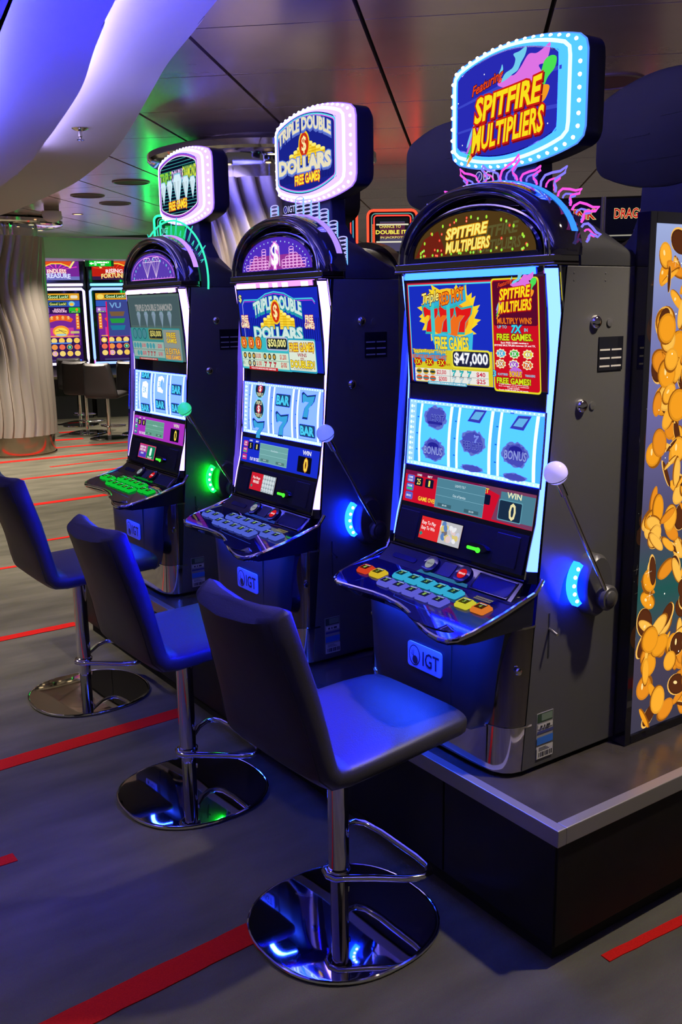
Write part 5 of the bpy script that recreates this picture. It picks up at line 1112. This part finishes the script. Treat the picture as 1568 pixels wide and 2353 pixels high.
# ---------------- far curved-screen machines ----------------
def far_machine(k, x, y, rz, label):
    TF = lambda x, y, z: (x*1.18, y, min(2.412, max(0.0, z*1.18-.262)))
    root = thing('video_slot_machine', label, 'slot machine', (x, y, 0), rz, 'curved-screen machines across the room')
    # local: u right, depth +y away from viewer, z up
    HWm = .355
    MB(TF).box(-HWm+.02, HWm-.02, .02, .55, .0, .84).build('pedestal', BLACK, root)
    MB(TF).box(-HWm, HWm, .10, .55, .84, 2.36).build('cabinet', BLACK, root, bevel=.01)
    MB(TF).loft([[(-HWm, .12, .90), (HWm, .12, .90), (HWm, -.26, .80), (-HWm, -.26, .80)], [(-HWm, .12, .80), (HWm, .12, .80), (HWm-.02, -.24, .76), (-HWm+.02, -.24, .76)]]).build('button_deck', mat('deck_tan', (.28, .23, .17), .3, .4), root, bevel=.01)
    mbx = MB(TF).box(-.05, .17, -.18, -.08, .83, .86).build('deck_display', em((120, 170, 235), 1.0), root)
    MB(TF).box(.2, .26, -.15, -.1, .85, .875).build('deck_button', em((60, 255, 60), 1.5), root)
    yc = lambda z: .07-.16*((1.90-z)/.95)**2.2 if z < 1.90 else .07
    Mx = lambda u, v, h: TF(u, yc(v)-h, v)
    zl, zh = .955, 1.915; n = 14; edge = [(-.335, zl), (-.335, zh), (.335, zh), (.335, zl)]
    sb = MB(TF); sb.loft([[(-.34, yc(z), z), (.34, yc(z), z), (.34, yc(z)+.04, z), (-.34, yc(z)+.04, z)] for z in [zl-.01+(zh-zl+.02)*i/n for i in range(n+1)]]); sc = sb.build('curved_screen', BLACKGLOSS, root)
    P = [(-.325, yc(z)-.008, z) for z in [zl+(zh-.03-zl)*i/n for i in range(n+1)]]+[(-.30, yc(zh)-.008, zh), (.30, yc(zh)-.008, zh)]+[(.325, yc(z)-.008, z) for z in [zh-.03-(zh-.03-zl)*i/n for i in range(n+1)]]
    MB(TF).tube(P, .0165, 8, closed=True).build('neon_frame', em(((2.2, 1.6, 3.6), (.5, .8, 3.0))[k], 1, True), root, smooth=True)
    if k: MB(TF).tube(P[:n+2], .012, 6).build('neon_edge', em((1.8, .2, 1.6), 1, True), root, smooth=True)
    MB(TF).box(-.32, .32, .035, .10, 1.955, 1.985).build('neon_bar', em(((2.6, 2.0, 3.8), (.4, 1.4, 3.0))[k], 1, True), root, bevel=.008)
    A = Art(Mx, .0016); U = .262
    def seg(u0, v0, u1, v1, c_, st=1.0):
        m = max(1, int((v1-v0)/.06)+1)
        for i in range(m): A.rect(u0, v0+(v1-v0)*i/m, u1, v0+(v1-v0)*(i+1)/m, c_, st, nl=(i == 0))
    seg(-U, zl+.03, U, 1.86, (45, 20, 80)); seg(-U+.02, 1.19, U-.02, 1.60, (120, 40, 150)); seg(-U+.1, 1.22, U-.1, 1.42, (200, 60, 150))
    seg(-U, 1.775, U, 1.86, (225, 160, 40)); A.rect(-.145, 1.795, .13, 1.84, (20, 70, 30)); A.text('Good Luck!', -.005, 1.818, .25, .036, (220, 255, 190), off=.02); A.ell(-.2, 1.815, .045, .032, (245, 220, 100)); A.rrect(.15, 1.795, .24, 1.835, .015, (235, 225, 200))
    seg(-U, 1.69, U, 1.765, (50, 90, 190)); A.rect(-.13, 1.705, .10, 1.75, (20, 60, 30)); A.text('Good Luck!', -.015, 1.727, .21, .034, (240, 240, 130), off=.02); A.ell(.16, 1.727, .04, .034, (120, 200, 220)); A.ell(.16, 1.72, .027, .02, (250, 190, 60))
    A.rrect(-U, 1.61, -.13, 1.68, .01, (150, 100, 200)); A.ell(-.225, 1.65, .018, .018, (235, 200, 240)); A.rect(-.245, 1.615, -.15, 1.63, (15, 80, 40)); A.text('$45.00', -.2, 1.622, .08, .012, (220, 255, 200))
    A.rrect(.12, 1.61, U, 1.68, .01, (40, 190, 50)); A.ell(.22, 1.652, .017, .017, (250, 120, 40)); A.rect(.13, 1.615, .24, 1.63, (15, 80, 40)); A.text('$75.00', .19, 1.622, .08, .012, (220, 255, 200))
    A.text('ENDLESS' if k == 0 else 'RISING', 0, 1.655, .13, .024, (250, 215, 240), (150, 40, 120), off=.02); A.text('TREASURE' if k == 0 else 'FORTUNES', 0, 1.63, .18, .026, (250, 215, 240), (150, 40, 120), off=.02)
    for s_ in (-1, 1):
        A.rect(s_*.22-.022, 1.40, s_*.22+.022, 1.57, (240, 120, 40)); 
        for i in range(4): A.rect(s_*.22-.012, 1.42+i*.037, s_*.22+.012, 1.44+i*.037, (255, 215, 120), nl=(i == 0))
        A.ell(s_*.22, 1.585, .018, .016, (230, 220, 60), nl=False)
    A.poly([(-.165, 1.53), (-.09, 1.575), (0, 1.585), (.09, 1.575), (.165, 1.53), (.135, 1.49), (.06, 1.51), (0, 1.515), (-.06, 1.51), (-.135, 1.49)], (235, 95, 30)); 
    for i in range(4): u = -.105+.07*i; v = 1.55-.0*u; A.rect(u-.018, v-.02, u+.018, v-.014, (255, 230, 130)); A.rect(u-.018, v-.002, u+.018, v+.004, (255, 230, 130), nl=False); A.rect(u-.003, v-.022, u+.003, v+.02, (255, 230, 130), nl=False); A.line([(u-.015, v+.01), (u, v+.02), (u+.015, v+.01)], .005, (255, 230, 130), nl=False)
    A.ell(0, 1.375, .105, .075, (250, 150, 50)); A.ell(0, 1.365, .085, .058, (250, 215, 80)); A.line([(-.07, 1.37), (0, 1.385), (.07, 1.37)], .006, (120, 90, 30)); A.line([(-.03, 1.40), (.06, 1.34)], .006, (90, 60, 60)); A.ell(0, 1.33, .07, .014, (160, 200, 220)); A.rrect(.12, 1.345, .23, 1.375, .006, (200, 190, 120))
    seg(-.22, 1.305, .22, 1.316, (245, 190, 60)); seg(-U+.03, 1.035, U-.03, 1.295, (50, 25, 85))
    random.seed(3)
    for i in range(5):
        for j in range(3):
            u, v = -.19+.095*i, 1.255-.083*j; A.ell(u, v, .038, .035, [(245, 200, 90), (240, 110, 80), (245, 215, 120), (240, 150, 70)][(i*2+j) % 4], n=14, nl=(i+j == 0)); A.ell(u, v, .02, .018, [(255, 240, 170), (250, 220, 190), (230, 120, 60), (60, 190, 130)][(i+j*3) % 4], n=10, nl=(i+j == 0))
    A.text('10', -.095, 1.09, .045, .05, (200, 90, 190), WHT, off=.03); A.ell(.095, 1.17, .03, .028, (20, 130, 110)); A.text('9', .095, 1.17, .025, .035, (160, 250, 200), off=.03); A.rrect(-.15, 1.215, .12, 1.232, .006, (80, 130, 220))
    seg(-.2, .99, .2, 1.015, (70, 60, 110)); A.rrect(.17, .992, .235, 1.012, .006, (60, 110, 240))
    if k:
        seg(-.14, 1.06, -.125, 1.75, (240, 10, 90)); seg(-.125, 1.30, .25, 1.755, (60, 70, 140)); A.text('VU', -.02, 1.70, .15, .07, (120, 170, 220), off=.02)
        for j in range(3): A.poly([(-.1, 1.62-.09*j), (.1, 1.62-.09*j), (.08, 1.56-.09*j), (-.08, 1.56-.09*j)], [(120, 90, 60), (40, 150, 60), (30, 120, 150)][j])
    A.build('printed_artwork', sc)
    tp = MB(TF).box(-.335, .335, .06, .10, 2.0, 2.40).build('upper_screen', BLACKGLOSS, root)
    A = Art(lambda u, v, h: TF(u, .0585-h, v), .0016); A.rect(-.285, 2.03, .285, 2.395, (120, 40, 150) if k == 0 else (190, 30, 20)); A.rect(-.285, 2.03, .285, 2.075, (110, 115, 190) if k == 0 else (50, 30, 70))
    for i in range(7): a = math.radians(20+i*23); A.poly([(0, 2.15), (.28*math.cos(a), 2.15+.12*math.sin(a)), (.28*math.cos(a+.12), 2.15+.12*math.sin(a+.12))], (225, 60, 190) if k == 0 else (235, 60, 30))
    A.poly([(-.2, 2.395), (-.16, 2.20), (-.06, 2.235), (.06, 2.235), (.16, 2.20), (.2, 2.395)], (225, 80, 30)); A.line([(-.16, 2.20), (-.06, 2.238), (.06, 2.238), (.16, 2.20)], .014, (250, 215, 70))
    for s_ in (-1, 1): A.line([(s_*.165, 2.18), (s_*.225, 2.395)], .026, (250, 235, 130))
    A.text('ENDLESS' if k == 0 else 'RISING', 0 if k == 0 else -.0, 2.135, .24 if k == 0 else .22, .055, (255, 235, 240), (215, 90, 60), off=.03, arc=.01); A.text('TREASURE' if k == 0 else 'FORTUNES', 0, 2.075, .34, .062, (215, 225, 255) if k == 0 else (255, 225, 140), (120, 90, 200) if k == 0 else (150, 30, 20), off=.04, arc=.012); A.build('printed_artwork', tp)
    return root
far_machine(0, 5.10, 14.86, -math.radians(18), 'curved-screen video slot machine with purple treasure screens, beside the left column')
far_machine(1, 5.92, 14.59, -math.radians(18), 'curved-screen video slot machine with red upper screen, half hidden behind the diamonds machine')
ng = 'bar stools at the far curved-screen machines'
a25 = math.radians(45)
for x, y, lab, s_ in ((4.70, 12.90, 'far bar stool left of centre before the purple treasure machine', 1), (4.72, 12.15, 'far bar stool in front of its neighbours, seat showing beside the diamonds machine', 1), (5.25, 12.35, 'far bar stool half hidden behind the left edge of the diamonds machine', 1), (4.95, 13.85, 'far bar stool deepest in the aisle, only its pole and seat corner showing', 1)):
    c = copy_tree(st2); c.location = (x, y, 0); c.rotation_euler = (0, 0, a25); c['label'] = lab; c['group'] = ng
    if s_ and y != 12.15: pass

# ---------------- red framed screens and dark jackpot screens behind, with added green and violet ones ----------------
def red_unit(x, y, z0, z1, hw, rz, label, inner, kind=0, cc=None):
    root = thing('jackpot_machine', label, 'slot machine', (x, y, 0), rz, 'red-lit machines behind the hoods')
    MB().box(-hw+.02, hw-.02, .02, .5, 0, z0-.12).build('cabinet', BLACK, root, bevel=.01)
    MB().box(-.10, .10, .08, .2, z0-.12, z0+.05).build('post', BLACK, root)
    def loop(a, b, c_, d, r, bow=.0):
        P = []
        for cu, cv, s0 in ((b-r, d-r, 0), (a+r, d-r, 90), (a+r, c_+r, 180), (b-r, c_+r, 270)):
            for q in range(5): t = math.radians(s0+22.5*q); P.append((cu+r*math.cos(t), cv+r*math.sin(t)))
        return P
    bx = loop(-hw, hw, z0, z1, .05); s_ = MB().prism([(u, .0, v) for u, v in bx], [(u, .07, v) for u, v in bx]).build('screen_box', BLACKGLOSS, root)
    for d, r_, cc_ in ((.0, .011, cc or (3.0, .12, .05)), (.032, .005, (.12, .30, .28) if kind == 0 else (.08, .4, .6)), (.052, .006, cc or (2.0, .08, .06))):
        MB().tube([(u, -.006, v) for u, v in loop(-hw+d, hw-d, z0+d*.8, z1-d*.8, .045-d*.4)], r_, 6, closed=True).build('neon_frame', em(cc_, 1, True), root, smooth=True)
    A = Art(lambda u, v, h: (u, -.001-h, v), .0012); inner(A, hw-.07, z0+.06, z1-.06); A.build('printed_artwork', s_)
    return root
def in1(A, h, a, b):
    A.rect(-h, a, h, b, (20, 22, 28)); A.rect(-h+.03, a+.02, h-.03, b-.03, (75, 70, 100)); A.rect(-h+.03, (a+b)/2-.02, h-.03, b-.04, (85, 35, 60))
    for v in (b-.06, a+.09): A.rect(-h, v, h, v+.012, (230, 225, 200))
    m = (a+b)/2+.02; A.text('CHANCE TO', -.02, m+.055, .18, .024, (235, 220, 90)); A.text('DOUBLE IT', -.01, m+.01, .26, .034, (250, 235, 90), off=.035); A.text('IN JACKPOTS', 0, m-.035, .2, .022, (235, 220, 120))
    for i in range(14): A.rect(-h-.035, a+.02+i*.016, -h-.012, a+.030+i*.016, (250, 90, 40), 1.4, nl=(i == 0))
def in2(A, h, a, b):
    A.rect(-h, a, h, b, (15, 18, 24)); A.rect(-h, b-.03, h, b-.005, (15, 70, 60)); A.rect(-h, a+.08, h-.04, b-.04, (190, 35, 60)); A.rect(-h, a+.02, h-.04, (a+b)/2, (120, 70, 150)); A.text('GRAND', -.04, (a+b)/2-.01, .16, .035, (250, 235, 150), off=.04); A.poly([(-h, a+.02), (h-.06, a), (h-.1, a+.06), (-.02, a+.1)], (240, 60, 40))
ry = -math.radians(33)
red_unit(5.135, 6.57, 2.03, 2.44, .205, ry, 'red neon framed jackpot screen with yellow words, behind the middle machine', in1)
red_unit(4.80, 6.86, 2.05, 2.45, .145, ry, 'red neon framed screen cut off by the sign post of the middle machine', in2, 1)
def in3(A, h, a, b):
    A.rect(-h, a, h, b, (20, 60, 40)); A.rect(-h+.03, a+.03, h-.03, b-.03, (30, 190, 90))
def in4(A, h, a, b):
    A.rect(-h, a, h, b, (40, 20, 70)); A.rect(-h+.03, a+.03, h-.03, b-.03, (120, 60, 200))
red_unit(4.15, 8.55, 2.0, 2.52, .24, -math.radians(26), 'added green neon framed screen, mostly hidden behind the diamonds machine, for the ceiling streak', in3, 0, (.05, 7, .8))  # added, mostly hidden machine, put in for the green ceiling streak
red_unit(4.62, 7.75, 2.0, 2.50, .2, -math.radians(30), 'added violet neon framed screen, mostly hidden behind the coins machine, colouring the ceiling', in4, 0, (3, .3, 6))  # also added, as a source for the violet on the ceiling
red_unit(5.7, 12.0, 1.85, 2.28, .30, math.radians(160), 'added green neon framed screen behind the farthest lit machine, turned to light the fascia', in3, 0, (.1, 26, 4))  # added to wash the fascia and left column green
def dark_unit(x, y, rz, label, txt, col):
    root = thing('jackpot_display', label, 'screen', (x, y, 0), rz, 'black lettered screens behind the nearest machine')
    MB().box(-.17, .17, .03, .4, 0, 2.10).build('cabinet', BLACK, root, bevel=.01)
    MB().box(-.18, .18, .0, .05, 2.10, 2.415).build('screen_box', BLACKGLOSS, root, bevel=.004)
    s_ = MB().box(-.165, .165, -.004, .0, 2.12, 2.40).build('screen', mat('ink_screen', (.01, .015, .04), .2), root)
    for a in ((-.18, -.168, 2.10, 2.415), (.168, .18, 2.10, 2.415)): MB().box(a[0], a[1], -.01, .0, a[2], a[3]).build('edge_strip', TRIM, root)
    A = Art(lambda u, v, h: (u, -.0045-h, v), .001); A.text(txt, .03 if col == 0 else .03, 2.295, .20 if col == 0 else .27, .07, (190, 25, 30), (235, 220, 150), off=.02, ow=.035)
    if col: A.line([(.12, 2.36), (.10, 2.28), (.13, 2.22), (.08, 2.16)], .022, (240, 40, 60)); A.line([(.10, 2.27), (.07, 2.2), (.04, 2.17)], .016, (90, 60, 210))
    A.rect(-.165, 2.135, .165, 2.145, (170, 165, 150), .8); A.build('printed_artwork', s_); return root
rz2 = -math.radians(44)
dark_unit(5.64, 5.01, rz2, 'black screen with red lettering ending in K, behind the nearest machine hood', 'LINK', 0)
dark_unit(5.90, 4.75, rz2, 'black screen with red letters and a red figure, next to the dark sign post', 'DRAGON', 1)
# red cabinet at the right edge
rc_ = thing('jackpot_machine', 'dark cabinet with glowing red screen at the right edge above the poster', 'slot machine', (3.99, 2.93, 0), -math.radians(60))
MB().box(-.06, .55, .0, .5, 0, 2.22).build('cabinet', mat('maroon', (.05, .008, .012), .35), rc_, bevel=.006)
MB().box(.0, .5, -.006, .0, 2.02, 2.16).build('screen', em((190, 20, 30), .9), rc_)
MB().tube([(.0, -.012, 2.185), (.5, -.012, 2.185)], .012, 8).build('neon_bar', em((2.2, .1, .1), 1, True), rc_, smooth=True)
A = Art(lambda u, v, h: (u, -.0062-h, v), .001); flame(A, [(.02, 2.04), (.06, 2.12), (.09, 2.07), (.14, 2.15), (.18, 2.08), (.24, 2.13), (.28, 2.06), (.2, 2.03)], (255, 80, 80)); A.rect(.0, 2.15, .5, 2.165, (40, 120, 90)); A.build('printed_artwork', rc_)
bpy.context.view_layer.update()
